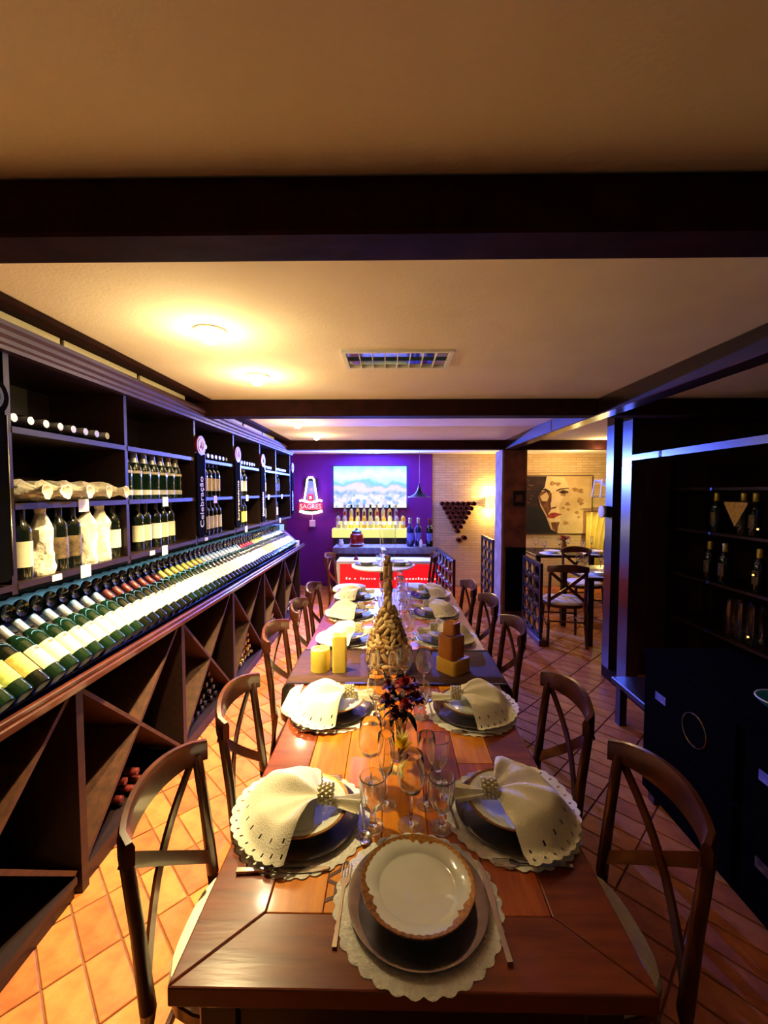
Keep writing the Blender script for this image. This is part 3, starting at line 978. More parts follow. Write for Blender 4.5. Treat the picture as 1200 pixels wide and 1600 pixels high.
# lower lattice cabinets
LY = [.83, 1.68, 2.56, 3.41, 4.27, 5.11, 5.95]
for i in range(len(LY) - 1):
    ya, yb = LY[i], LY[i + 1]
    wd = yb - ya
    t = thing('lattice_wine_cabinet', ['dark lattice wine cabinet at the left frame edge, nearest the camera', 'second lattice wine cabinet from the camera, mostly empty',
                                      'third lattice wine cabinet, behind the second chair', 'fourth lattice wine cabinet, behind the third chair',
                                      'fifth lattice wine cabinet, behind the fourth chair', 'last lattice wine cabinet next to the purple wall'][i], 'cabinet', (0, ya, 0),
              group='lattice wine cabinets under the counter')
    z0, z1 = .09, .875
    B().box(-1.32, -1.295, .0005, .04, 0.0, z1).obj('post', 'shelfwood', t, smooth=False)
    B().box(-1.80, -1.32, .0005, .020, .0, z1).obj('side_panel', 'shelfwood', t, smooth=False)
    if i == len(LY) - 2:
        B().box(-1.32, -1.295, wd - .0005, wd + .04, 0.0, z1).obj('post', 'shelfwood', t, smooth=False)
        B().box(-1.80, -1.32, wd, wd + .020, .0, z1).obj('side_panel', 'shelfwood', t, smooth=False)
    B().box(-1.81, -1.80, 0, wd, .0, z1).obj('back_panel', 'shelfwood', t, smooth=False)
    B().box(-1.80, -1.30, .02, wd - .02, .06, z0).obj('bottom_board', 'shelfwood', t, smooth=False)
    B().box(-1.33, -1.315, .02, wd - .02, 0, .06).obj('plinth', 'shelfwood', t, smooth=False)
    cy, cz = wd / 2 + .01, (z0 + z1) / 2
    dy, dz = wd / 2 - .018, (z1 - z0) / 2 - .004
    L_ = math.hypot(dy, dz)
    an = math.atan2(dz, dy)
    mx = Matrix.Translation((0, cy, cz)) @ Matrix.Rotation(an, 4, 'X')
    B().box(-1.80, -1.305, -L_ + .012, L_ - .012, -.009, .009, 0, mx).obj('lattice_board', 'xwood', t, smooth=False)
    for sg in (-1, 1):
        mx = Matrix.Translation((0, cy, cz)) @ Matrix.Rotation(-an, 4, 'X')
        a0, a1 = (.014, L_ - .012) if sg > 0 else (-L_ + .012, -.014)
        B().box(-1.80, -1.305, a0, a1, -.009, .009, 0, mx).obj('lattice_board', 'xwood', t, smooth=False)
    # bottles lying in the lower triangle
    if i >= 1:
        rows = {1: 2, 2: 4, 3: 4, 4: 3, 5: 2}[i]
        caps = ['silver', 'maroon', 'black', 'gold', 'white', 'silver'][i]
        for r_ in range(rows):
            n_ = 6 - r_ if i > 1 else 3 - r_
            for k in range(n_):
                yy = ya + cy + (k - (n_ - 1) / 2) * .078
                zz = z0 + .0385 + r_ * .068
                bottle(Matrix.Translation((-1.655 + R.uniform(-.01, .01), yy, zz)) @ LYING,
                       'bottle lying neck out at the bottom of the %s lattice cabinet' % ['', 'second', 'third', 'fourth', 'fifth', 'last'][i],
                       'bottles at the bottom of the %s lattice cabinet' % ['', 'second', 'third', 'fourth', 'fifth', 'last'][i], GL, caps)


# boxes and papers at the far end of the display
def small_box(x, y, z, sx, sy, sz, rz, m, lb, name='gift_box', cat='box', g_='boxes at the far end of the display'):
    t = thing(name, lb, cat, (x, y, z), rz, g_)
    B().box(-sx / 2, sx / 2, -sy / 2, sy / 2, 0, sz * .72, ch=.003).obj('box_body', m, t, smooth=False)
    B().box(-sx / 2 - .002, sx / 2 + .002, -sy / 2 - .002, sy / 2 + .002, sz * .72, sz, ch=.003).obj('box_lid', m, t, smooth=False)


small_box(-1.36, 5.98, .935 - .03, .10, .16, .08, .1, 'Llavender', 'lavender gift box at the far end of the counter')
small_box(-1.62, 6.05, 1.113, .12, .14, .10, -.2, 'Lice', 'pale blue gift box on the rear ledge by the purple wall')


# ------------------------------------------------------------------ dining tables
def dining_table(x0, x1, y0, y1, lb, seed, name='dining_table', frame=.145, inset=.04):
    rr = random.Random(seed)
    t = thing(name, lb, 'table', (0, 0, 0), group='long dining tables')
    th = .04
    z0, z1 = TZ - th, TZ
    e = .002
    quads = [[(x0, y0), (x1, y0), (x1 - frame, y0 + frame), (x0 + frame, y0 + frame)],
             [(x1, y0 + e), (x1, y1 - e), (x1 - frame, y1 - frame - e), (x1 - frame, y0 + frame + e)],
             [(x1, y1), (x0, y1), (x0 + frame, y1 - frame), (x1 - frame, y1 - frame)],
             [(x0, y1 - e), (x0, y0 + e), (x0 + frame, y0 + frame + e), (x0 + frame, y1 - frame - e)]]
    for q in quads:
        o = B().prism(q, z0, z1).obj('frame_board', 'frame_w', t, smooth=False)
        bv = o.modifiers.new('edge', 'BEVEL')
        bv.width = .0035
        bv.segments = 2
    ix0, ix1, iy0, iy1 = x0 + frame, x1 - frame, y0 + frame, y1 - frame
    n_ = 5
    cw = (ix1 - ix0) / n_
    for k in range(n_):
        y = iy0
        while y < iy1 - .01:
            ln = min(.40 if seed == 3 and k < 2 and y < iy0 + .01 else rr.uniform(.28, .62), iy1 - y)
            if iy1 - (y + ln) < .15:
                ln = iy1 - y
            B().box(ix0 + k * cw + .001, ix0 + (k + 1) * cw - .001, y + .001, y + ln - .001, z0 + .01, z1 - .0012 - rr.uniform(0, .0006), ch=.0012) \
                .obj('crate_board', 'plank%d' % (1 if seed == 3 and k < 2 and y < iy0 + .01 else rr.randrange(5)), t, smooth=False)
            y += ln
    B().box(x0 + .05, x1 - .05, y0 + .05, y0 + .075, z0 - .10, z0).box(x0 + .05, x1 - .05, y1 - .075, y1 - .05, z0 - .10, z0) \
        .box(x0 + .05, x0 + .075, y0 + .075, y1 - .075, z0 - .10, z0).box(x1 - .075, x1 - .05, y0 + .075, y1 - .075, z0 - .10, z0) \
        .obj('apron', 'tabledark', t, smooth=False)
    for sx in (x0 + inset, x1 - inset - .08):
        for sy in (y0 + .04, y1 - .12):
            B().box(sx, sx + .08, sy, sy + .08, 0, z0 + .01, ch=.006).obj('leg', 'tabledark', t, smooth=False)
    return t


T1 = dining_table(-.42, .50, .742, 2.165, 'long varnished dining table of wine crate boards nearest the camera', 3)
T2 = dining_table(-.50, .56, 2.175, 4.02, 'second varnished dining table beyond the cork filled bottle', 5, inset=.36)
# arched brace at the head of the near table
b = B()
for cx in (-.11, .19):
    b.tube([(cx + .17 * math.cos(a), .80, .62 - .19 * (1 - math.sin(a))) for a in [pi * k / 14 for k in range(15)]], .012, 8)
b.box(-.30, .38, .79, .81, .41, .43)
b.obj('arched_brace', 'tabledark', T1)
text('TERRA', 'stamped_lettering', 'ink', basis((0, -1, 0), (1, 0, 0), (0, 0, 1), (-.122, 1.045, TZ - .0004)), .09, T1, .0004)

# runner
t = thing('table_runner', 'dark burgundy runner laid across the joint of the two tables', 'table runner', (0, 0, 0))
xs = [-.525, -.518] + [-.50 + 1.06 * k / 10 for k in range(11)] + [.578, .585]
zs = [TZ - .11, TZ - .02] + [TZ + .004] * 11 + [TZ - .02, TZ - .11]
vs, fs = [], []
for (x, z) in zip(xs, zs):
    for y_ in (1.985, 2.10, 2.30, 2.425):
        vs.append((x, y_ + .004 * math.sin(x * 17), z))
for i in range(len(xs) - 1):
    for j in range(3):
        a = i * 4 + j
        fs.append((a, a + 4, a + 5, a + 1))
o = B().add(vs, fs).obj('runner_cloth', 'runner', t)
sd = o.modifiers.new('thick', 'SOLIDIFY')
sd.thickness = .0035
sd.offset = 1
b = B()
for y_ in (1.985, 2.415):
    b.box(-.50, .56, y_, y_ + .01, TZ + .004, TZ + .010)
b.obj('runner_hem', 'tabledark', t, smooth=False)


# ------------------------------------------------------------------ chairs
def make_chair():
    t = thing('dining_chair', '', 'chair')
    hw = .185
    b = lambda: B()
    for s_ in (-1, 1):
        pts = [(s_ * .20, -.255, 0), (s_ * .19, -.215, .25), (s_ * .185, -.205, .45), (s_ * .185, -.225, .65), (s_ * .185, -.25, .845)]
        B().tube(pts, [.015, .017, .019, .017, .016], 10).obj('back_post', 'chair', t)
        pts = [(s_ * .19, .20, 0), (s_ * .175, .175, .43)]
        B().tube(pts, [.014, .019], 10).obj('leg', 'chair', t)
    # crest rail: bent band bowed backward
    pts = []
    for k in range(17):
        a = -1 + 2 * k / 16
        pts.append((a * .205, -.238 - .062 * (1 - a * a) ** .8 - (0 if abs(a) < .95 else -.012), .850 + .022 * (1 - a * a)))
    vs, fs = [], []
    for k, p in enumerate(pts):
        q0, q1 = Vector(pts[max(k - 1, 0)]), Vector(pts[min(k + 1, 16)])
        d = (q1 - q0).normalized()
        nv = Vector((d.y, -d.x, 0)).normalized() * .0115
        a = -1 + 2 * k / 16
        hh = .030 + .012 * (1 - a * a)
        p = Vector(p)
        for sx, sz in ((-1, -1), (1, -1), (1.1, .5), (.6, 1), (-.6, 1), (-1.1, .5)):
            vs.append(p + nv * sx + Vector((0, 0, hh * sz)))
    for k in range(16):
        for j in range(6):
            fs.append((k * 6 + j, k * 6 + (j + 1) % 6, k * 6 + 6 + (j + 1) % 6, k * 6 + 6 + j))
    fs += [tuple(range(6))[::-1], tuple(96 + j for j in range(6))]
    B().add(vs, fs).obj('crest_rail', 'chair', t)
    # crossed back slats
    for s_ in (-1, 1):
        pts = []
        for k in range(11):
            u = k / 10
            x = s_ * (-.178 + .356 * u)
            pts.append((x, -.252 - .030 * math.sin(pi * u) + .045 * u - (.004 if s_ > 0 else 0) - .01 * (1 - u), .815 - .31 * u))
        B().strip(pts, (s_ * .0115, 0, .0128), (0, .0045, 0)).obj('cross_slat', 'chair', t)
    # seat
    rr = []
    for k in range(28):
        a = 2 * pi * k / 28
        c_, s2 = math.cos(a), math.sin(a)
        q = 1 / (abs(c_) ** 3.2 + abs(s2) ** 3.2) ** (1 / 3.2)
        rr.append((.205 * q * c_ * (1 + .06 * s2), .205 * q * s2))
    B().prism(rr, .415, .445).obj('seat_frame', 'chair', t)
    vs, fs = [], []
    lv = [(.97, .445), (1.0, .458), (.97, .474), (.85, .486), (.5, .492)]
    for sc, z in lv:
        vs += [(x * sc, y * sc, z) for x, y in rr]
    vs.append((0, 0, .494))
    for i in range(len(lv) - 1):
        for k in range(28):
            fs.append((i * 28 + k, i * 28 + (k + 1) % 28, i * 28 + 28 + (k + 1) % 28, i * 28 + 28 + k))
    fs += [((len(lv) - 1) * 28 + k, (len(lv) - 1) * 28 + (k + 1) % 28, len(vs) - 1) for k in range(28)]
    B().add(vs, fs).obj('seat_cushion', 'cream_seat', t)
    for s_ in (-1, 1):
        B().tube([(s_ * .193, -.225, .20), (s_ * .183, .187, .22)], .010, 8).obj('stretcher', 'chair', t)
    B().tube([(-.18, .19, .26), (.18, .19, .26)], .010, 8).obj('stretcher', 'chair', t)
    B().tube([(-.19, -.215, .27), (.19, -.215, .27)], .010, 8).obj('stretcher', 'chair', t)
    return t


CH0 = make_chair()
first = [True]


def chair(x, y, rz, lb, g_='cross back dining chairs'):
    c = CH0 if first[0] else copy_tree(CH0)
    first[0] = False
    c.location = (x, y, 0)
    c.rotation_euler = (0, 0, rz)
    c['label'] = lb
    c['group'] = g_
    return c


# local +Y is the front; left side chairs face +X
LC = [(-.375, 1.13, -pi / 2), (-.355, 1.645, -pi / 2 + .03), (-.425, 2.43, -pi / 2 - .02), (-.40, 2.985, -pi / 2 + .03), (-.40, 3.53, -pi / 2 - .03)]
RC = [(.495, 1.14, pi / 2 + .04), (.46, 1.665, pi / 2 + .03), (.50, 2.555, pi / 2 - .01), (.485, 3.135, pi / 2 + .03), (.43, 3.635, pi / 2 + .05)]
for k, (x, y, r_) in enumerate(LC):
    chair(x, y, r_, 'brown cross back chair on the left side of the long table, %s' % ['nearest the camera', 'second from the camera', 'third from the camera', 'fourth from the camera', 'farthest from the camera'][k])
for k, (x, y, r_) in enumerate(RC):
    chair(x, y, r_, 'dark cross back chair on the right side of the long table, %s' % ['nearest the camera', 'second from the camera', 'third from the camera', 'fourth from the camera', 'farthest from the camera'][k])
chair(-.52, 5.30, -pi / 2 - .1, 'cross back chair at the left of the small round table')
chair(.30, 5.36, pi / 2, 'cross back chair at the right of the small round table')


# ------------------------------------------------------------------ place settings
def scallop(nw, amp):
    return lambda r, a, z: r * (1 + (amp * abs(math.sin(nw * a / 2)) - amp * .5) * min(1, max(0, (r - .13) / .05)))


MATM = B().lathe([(0, 0), (.187, 0), (.188, .0012), (.182, .0026), (.174, .0016), (.168, .003), (.160, .002), (.154, .0032), (.148, .0022), (.10, .0024), (0, .0024)], 160, 0, None, scallop(34, .045)).mesh('placemat', 'lace', True, 60)
CHG = B().lathe([(0, 0), (.095, 0), (.105, .002), (.150, .010), (.157, .011), (.158, .0135), (.150, .0138), (.112, .0075), (.102, .0055), (0, .005)], 64).mesh('charger_plate', 'silver')
PLB = B().lathe([(0, .002), (.060, .002), (.062, 0), (.070, 0), (.074, .006), (.092, .024), (.124, .037), (.1275, .0385), (.1275, .041), (.1235, .0405), (.0935, .0325), (.089, .028), (.084, .0255), (0, .0245)], 72).mesh('plate_body', 'china')


def rim_mesh(orn):
    vs, fs = [], []
    n_ = 240

    def zt(r):
        pts = [(.0935, .0325), (.1235, .0405), (.1276, .0412)]
        for (a, za), (b_, zb) in zip(pts, pts[1:]):
            if r <= b_:
                return za + (zb - za) * (r - a) / (b_ - a)
        return pts[-1][1]
    for k in range(n_):
        a = 2 * pi * k / n_
        lob = max(0, math.cos(3 * a + .4)) ** 2
        inner = .1190 - orn * (.011 * lob + .0040 * lob * math.sin(30 * a) + .0012 * math.sin(47 * a))
        for i in range(4):
            r = inner + (.1277 - inner) * i / 3
            vs.append((r * math.cos(a), r * math.sin(a), zt(r) + .0004))
        vs.append((.1279 * math.cos(a), .1279 * math.sin(a), .0385))
    for k in range(n_):
        for i in range(4):
            k2 = (k + 1) % n_
            fs.append((k * 5 + i, k * 5 + i + 1, k2 * 5 + i + 1, k2 * 5 + i))
    return B().add(vs, fs).mesh('gilded_rim', 'gold')


RIM1, RIM0 = rim_mesh(1), rim_mesh(.25)


def napkin_mesh(seed):
    rr = random.Random(seed)
    ph = [rr.uniform(0, 6) for _ in range(4)]
    na, nt_ = 108, 26
    vs, fs, ml = [], [], []
    a0, a1 = -1.42, 1.42
    for j in range(nt_ + 1):
        t_ = j / nt_
        for i in range(na + 1):
            a = a0 + (a1 - a0) * i / na
            u = a / 1.42
            Rm = .245 * (1 - .22 * u * u) + .012 * math.sin(2.5 * a + ph[0])
            r = .010 + (Rm - .010) * t_
            if j == nt_:
                r += .006 * abs(math.sin(i * pi / 6))
            x = .052 - r * math.cos(a * .92)
            y = r * math.sin(a * .92) * 1.0
            rho = math.hypot(x, y)
            fold = .019 * math.cos(3.6 * a + ph[1]) + .008 * math.cos(8 * a + ph[2])
            z = .052 + .024 * math.sin(pi * min(1, t_ * 1.1)) ** .8 * (1 - .5 * u * u) + fold * min(1, t_ * 3.0) * (1 - .55 * t_) + .012 * (1 - t_)
            d = max(0, rho - .118)
            z -= d * .55 + d * d * 3
            z = max(z, .0165 + .003 * math.sin(7 * a) * t_, .0445 if rho < .122 else 0)
            vs.append((x, y, z))
    W = na + 1
    for j in range(nt_):
        for i in range(na):
            if j == nt_ - 2 and i % 6 == 2:
                continue
            if j == nt_ - 5 and i % 9 == 4:
                continue
            fs.append((j * W + i, j * W + i + 1, (j + 1) * W + i + 1, (j + 1) * W + i))
    b = B().add(vs, fs)
    # gathered tail past the ring
    vs, fs = [], []
    n2 = 40
    for j in range(9):
        t_ = j / 8
        for i in range(n2 + 1):
            a = -1 + 2 * i / n2
            r = .018 + .085 * t_
            x = .062 + r * (1 - .08 * a * a)
            y = a * (.013 + .030 * t_)
            z = .058 - .004 * t_ + .010 * math.cos(a * 8 + ph[3]) * (.3 + .9 * t_) - .014 * a * a
            vs.append((x, y, max(z, .02)))
    for j in range(8):
        for i in range(n2):
            fs.append((j * (n2 + 1) + i, (j + 1) * (n2 + 1) + i, (j + 1) * (n2 + 1) + i + 1, j * (n2 + 1) + i + 1))
    b.add(vs, fs)
    return b.mesh('napkin', 'napkin', True, 80)


NAP = [napkin_mesh(s_) for s_ in (1, 5, 9)]
rb = B()
for k in range(12):
    a = 2 * pi * k / 12
    for j in range(4):
        rb.ball((.046 + j * .011, .0235 * math.cos(a + j * .26), .066 + .0235 * math.sin(a + j * .26)), .0066, 6)
RING = rb.mesh('napkin_ring', 'pearl')


def fork_mesh():
    b = B()
    h = [(-.005, -.095), (.005, -.095), (.0042, -.06), (.0026, .02), (.003, .035), (.011, .05), (.012, .06), (-.012, .06), (-.011, .05), (-.003, .035), (-.0026, .02), (-.0042, -.06)]
    b.prism(h, .004, .006)
    for k in range(4):
        x = -.0105 + k * .007
        b.prism([(x - .0015, .0605), (x + .0015, .0605), (x + .001, .1), (x - .001, .1)], .0045, .006)
    return b.mesh('fork', 'cutlery', False)


def knife_mesh():
    b = B()
    b.prism([(-.006, -.11), (.006, -.11), (.0045, -.02), (-.0045, -.02)], .003, .0085)
    b.prism([(-.005, -.0195), (.005, -.0195), (.010, .03), (.009, .08), (.002, .112), (-.005, .118)], .004, .0058)
    return b.mesh('knife', 'cutlery', False)


def spoon_mesh():
    b = B()
    b.prism([(-.0045, -.085), (.0045, -.085), (.0024, .03), (-.0024, .03)], .004, .006)
    b.lathe([(0, -.003), (.012, -.001), (.0165, .003), (.0155, .0035), (.010, .001), (0, 0)], 20, 0, Matrix.Translation((0, .052, .0045)) @ Matrix.Diagonal((1, 1.45, 1, 1)))
    return b.mesh('spoon', 'cutlery')


FK, KN, SPN = fork_mesh(), knife_mesh(), spoon_mesh()


def put(name, me, lb, cat, g_, x, y, z, rz, **kw):
    return tag(link(name, me, None, (x, y, z), rz), lb, cat, g_)


def plate(x, y, z, rz, lb, g_, rim):
    t = thing('dinner_plate', lb, 'plate', (x, y, z), rz, g_)
    link('plate_body', PLB, t)
    link('gilded_rim', rim, t)['label'] = 'gold ornamented rim'


def setting(x, y, rz, where, k, napk=True, z=TZ, cut=True):
    """rz: rotation so that the napkin tail (local +X) points to the table centre"""
    mat_ = Matrix.Translation((x, y, z)) @ Matrix.Rotation(rz, 4, 'Z')
    put('placemat', MATM, 'round scalloped white lace placemat ' + where, 'placemat', 'lace placemats', x, y, z + .0002, rz + k)
    put('charger_plate', CHG, 'dark silver charger plate ' + where, 'charger plate', 'silver charger plates', x, y, z + .0034, rz)
    plate(x, y, z + .0092, rz + k * .7, ('white gold rimmed plate under the napkin ' if napk else 'bare white dinner plate with ornate gold rim ') + where, 'dinner plates', RIM0 if napk else RIM1)
    if napk:
        put('napkin', NAP[k % 3], 'cream lace edged napkin ' + where, 'napkin', 'cream napkins', x, y, z + .0092, rz + R.uniform(-.1, .1))
        put('napkin_ring', RING, 'pearl beaded napkin ring ' + where, 'napkin ring', 'beaded napkin rings', x, y, z + .0092, rz)

    def loc(lx, ly):
        p = mat_ @ Vector((lx, ly, 0))
        return p.x, p.y
    if cut:
        # diner sits at local -X looking to +X: right hand is -Y
        a, b_ = loc(-.02, -.168)
        put('knife', KN, 'steel table knife ' + where, 'knife', 'table knives', a, b_, z + .0005, rz - pi / 2 + .05)
        a, b_ = loc(-.01, .172)
        put('fork', FK, 'steel table fork ' + where, 'fork', 'table forks', a, b_, z - .0005, rz - pi / 2 - .04)
        if napk:
            a, b_ = loc(.172, -.02)
            put('spoon', SPN, 'steel dessert spoon ' + where, 'spoon', 'dessert spoons', a, b_, z + .0005, rz + pi + .12)


LP = [(-.245, 1.155), (-.238, 1.765), (-.262, 2.61), (-.285, 3.13), (-.30, 3.66)]
RP = [(.348, 1.184), (.34, 1.755), (.335, 2.64), (.335, 3.19), (.335, 3.73)]
for k, (x, y) in enumerate(LP):
    setting(x, y, 0.06 * (k % 2), ['at the left place nearest the camera', 'at the second left place, before the candles', 'at the third left place, behind the candles', 'at the fourth left place', 'at the last left place of the long table'][k], k)
for k, (x, y) in enumerate(RP):
    setting(x, y, pi - .08 * (k % 2), ['at the right place nearest the camera', 'at the second right place, before the runner', 'at the third right place, behind the amber candles', 'at the fourth right place', 'at the last right place of the long table'][k], k + 1)
setting(.062, .918, pi / 2, 'at the head of the table', 0, False)


# ------------------------------------------------------------------ glasses
def glass_profile(kind):
    if kind == 'wine':
        out = [(0, 0), (.037, 0), (.037, .0015), (.012, .005), (.0045, .012), (.004, .085), (.008, .092), (.026, .103), (.038, .128), (.040, .150), (.036, .180), (.033, .205)]
    elif kind == 'flute':
        out = [(0, 0), (.031, 0), (.031, .0015), (.010, .005), (.004, .011), (.0038, .075), (.007, .083), (.019, .105), (.025, .145), (.026, .185), (.0235, .215)]
    else:
        out = [(0, 0), (.030, 0), (.031, .003), (.014, .008), (.009, .014), (.008, .04), (.013, .048), (.026, .062), (.034, .085), (.036, .115), (.037, .145)]
    wl = .0012 if kind != 'goblet' else .0022
    inn = [(max(r - wl, 0), z + (.0015 if i == 0 else 0)) for i, (r, z) in enumerate(out[::-1])]
    cut = {'wine': 5, 'flute': 5, 'goblet': 5}[kind]
    inn = inn[:len(out) - 1 - cut]
    inn[-1] = (0, inn[-1][1] + .003)
    return out + inn


def facet(r, a, z):
    if .045 < z < .12:
        return r * (1 + .035 * math.cos(14 * a + z * 160))
    if z < .004 and r > .02:
        return r * (1 + .02 * math.cos(20 * a))
    return r


GM = {'wine': B().lathe(glass_profile('wine'), 32).mesh('wine_glass', 'stemglass', True, 60),
      'flute': B().lathe(glass_profile('flute'), 28).mesh('flute', 'stemglass', True, 60),
      'goblet': B().lathe(glass_profile('goblet'), 56, 0, None, facet).mesh('goblet', 'crystal', True, 25)}


def glassware(kind, x, y, where, z=TZ):
    nm = {'wine': 'wine_glass', 'flute': 'champagne_flute', 'goblet': 'crystal_goblet'}[kind]
    ds = {'wine': 'clear stemmed wine glass ', 'flute': 'slender clear champagne flute ', 'goblet': 'short cut crystal goblet '}[kind]
    put(nm, GM[kind], ds + where, 'glass', 'clear glasses on the tables', x, y, z, R.uniform(0, 3))


for kd, x, y, wv in (('goblet', -.048, 1.128, 'by the left napkin nearest the camera'), ('wine', .058, 1.135, 'just behind the bare head plate'),
                     ('goblet', .142, 1.128, 'by the right napkin nearest the camera'), ('flute', -.012, 1.215, 'left of the yellow flower'),
                     ('flute', .108, 1.215, 'right of the yellow flower'), ('wine', -.062, 1.30, 'left behind the near flutes'),
                     ('goblet', .152, 1.31, 'right behind the near flutes'),
                     ('wine', -.055, 1.66, 'by the second left napkin'), ('goblet', .125, 1.70, 'by the second right napkin'),
                     ('flute', .015, 1.86, 'in front of the cork filled bottle'), ('flute', -.07, 1.86, 'left in front of the cork filled bottle'),
                     ('wine', .155, 1.90, 'in front of the amber candles'), ('wine', .068, 1.94, 'between the cork bottle and amber candles')):
    glassware(kd, x, y, wv)
pos = 0
for k, (yy, wh) in enumerate(((2.62, 'of the third place'), (3.15, 'of the fourth place'), (3.68, 'of the last place'))):
    for sg, nm in ((-1, 'left'), (1, 'right')):
        for j, kd in enumerate(('wine', 'goblet', 'flute')):
            glassware(kd, .03 + sg * (.055 + .035 * (j == 1)), yy - .12 + j * .10 + (.02 if sg > 0 else 0), 'on the %s %s along the far table' % (nm, wh))

# ------------------------------------------------------------------ cork filled bottle
CB = (-.013, 2.16, TZ + .008)
outp = [(0, .004), (.09, .0), (.112, .010), (.122, .05), (.120, .11), (.104, .18), (.078, .255), (.050, .325), (.037, .37), (.034, .45), (.034, .58), (.036, .61),
        (.041, .65), (.042, .745), (.044, .75)]
inp = [(max(r - .0028, 0), z + (.004 if z < .02 else 0)) for r, z in outp[::-1]]
inp[-1] = (0, .010)
tag(B().lathe(outp, 48).torus(.0435, .0022, 40, 6, 0, Matrix.Translation((0, 0, .75))).obj('cork_bottle', 'thin', None, CB), 'tall glass bottle with long neck filled with wine corks', 'bottle')
CORKS = [B().lathe([(0, -.021), (.0105, -.021), (.0115, -.0195), (.0115, .0195), (.0105, .021), (0, .021)], 10).mesh('wine_cork', q) for q in ('cork', 'cork_l', 'cork_d')]


def rad_at(z):
    for (r0, z0), (r1, z1) in zip(outp[1:], outp[2:]):
        if z0 <= z <= z1:
            return r0 + (r1 - r0) * (z - z0) / (z1 - z0)
    return .03


cnt = 0
z = .028
while z < .57 and cnt < 296:
    r = rad_at(z) - .021
    rings = [r] + ([r - .03] if r > .07 else [])
    for ri, rr_ in enumerate(rings):
        if z > .33:
            n_ = 2
            rr_ = max(rr_, .0155)
        else:
            n_ = max(3, int(2 * pi * rr_ / (.038 if ri == 0 else .06)))
        ph = R.uniform(0, 6)
        for k in range(n_):
            a = ph + 2 * pi * k / n_
            tilt = R.uniform(-1.2, 1.2) if z < .33 else R.uniform(1.1, 1.57)
            # axis in the local tangent plane of the wall
            tx = Vector((-math.sin(a), math.cos(a), 0))
            slope = (rad_at(z + .03) - rad_at(z - .01)) / .04 if z < .33 else 0
            up = Vector((math.cos(a) * slope, math.sin(a) * slope, 1)).normalized()
            axd = (tx * math.cos(tilt) + up * math.sin(tilt)).normalized()
            q = axd.to_track_quat('Z', 'Y').to_matrix().to_4x4()
            q.translation = Vector(CB) + Vector((rr_ * math.cos(a), rr_ * math.sin(a), z + (R.uniform(-.006, .006))))
            o = link('wine_cork', CORKS[R.randrange(3)], None, mx=q)
            tag(o, 'pale wine cork packed inside the tall glass bottle', 'cork', 'corks inside the tall glass bottle')
            cnt += 1
    z += .0235 if z < .33 else .026


# ------------------------------------------------------------------ candles
def candle(x, y, z, half, h, rz, m, lb, square=True, top=0.0):
    t = thing('pillar_candle', lb, 'candle', (x, y, z), rz, 'pillar candles on the runner')
    n_ = 40

    def rad(a):
        c_, s_ = math.cos(a), math.sin(a)
        p_ = 8.0 if square else 2.0
        return half / (abs(c_) ** p_ + abs(s_) ** p_) ** (1 / p_)
    rings = [(1.0, 0), (1.0, h * .5), (1.0, h - .006), (.96, h), (.80, h - .002), (.62, h - .008), (.3, h - .010)]
    vs, fs = [], []
    for sc, zz in rings:
        vs += [(rad(2 * pi * k / n_) * sc * math.cos(2 * pi * k / n_), rad(2 * pi * k / n_) * sc * math.sin(2 * pi * k / n_), zz + (top * math.sin(3 * 2 * pi * k / n_) if zz > h * .9 else 0)) for k in range(n_)]
    vs += [(0, 0, h - .010), (0, 0, 0)]
    for i in range(len(rings) - 1):
        for k in range(n_):
            fs.append((i * n_ + k, i * n_ + (k + 1) % n_, i * n_ + n_ + (k + 1) % n_, i * n_ + n_ + k))
    fs += [((len(rings) - 1) * n_ + k, (len(rings) - 1) * n_ + (k + 1) % n_, len(vs) - 2) for k in range(n_)]
    fs += [((k + 1) % n_, k, len(vs) - 1) for k in range(n_)]
    B().add(vs, fs).obj('wax_body', m, t, ang=50)
    B().tube([(0, 0, h - .012), (.001, 0, h - .004), (.003, .001, h + .004)], .0012, 6).obj('wick', 'wick', t)


RZ = TZ + .0076
candle(-.362, 2.145, RZ, .049, .112, .2, 'wax_y', 'short wide yellow pillar candle on the runner', False, .002)
candle(-.262, 2.14, RZ, .037, .185, .12, 'wax_y', 'tall yellow square candle beside the short wide one', True, .002)
candle(.325, 2.15, RZ, .066, .072, .72, 'wax_t', 'lowest and widest tan candle block of the stack on the runner')
candle(.315, 2.155, RZ + .072, .051, .115, .62, 'wax_o', 'middle amber candle block of the stack on the runner')
candle(.318, 2.16, RZ + .187, .035, .062, .9, 'wax_o', 'topmost small amber candle block of the stack')


# ------------------------------------------------------------------ flowers
def petal(b, c, yaw, tilt, ln, wd, curl, mi):
    vs, fs = [], []
    for j in range(6):
        t_ = j / 5
        w_ = wd * math.sin(pi * min(.98, .12 + .82 * t_)) ** .7
        a = tilt - curl * t_
        x = ln * t_
        for i in (-1, 0, 1):
            vs.append((x * math.cos(a), i * w_, x * math.sin(a) + (abs(i) * w_ * .35)))
    for j in range(5):
        for i in range(2):
            fs.append((j * 3 + i, j * 3 + i + 1, j * 3 + 4 + i, j * 3 + 3 + i))
    b.add(vs, fs, mi, Matrix.Translation(c) @ Matrix.Rotation(yaw, 4, 'Z'))


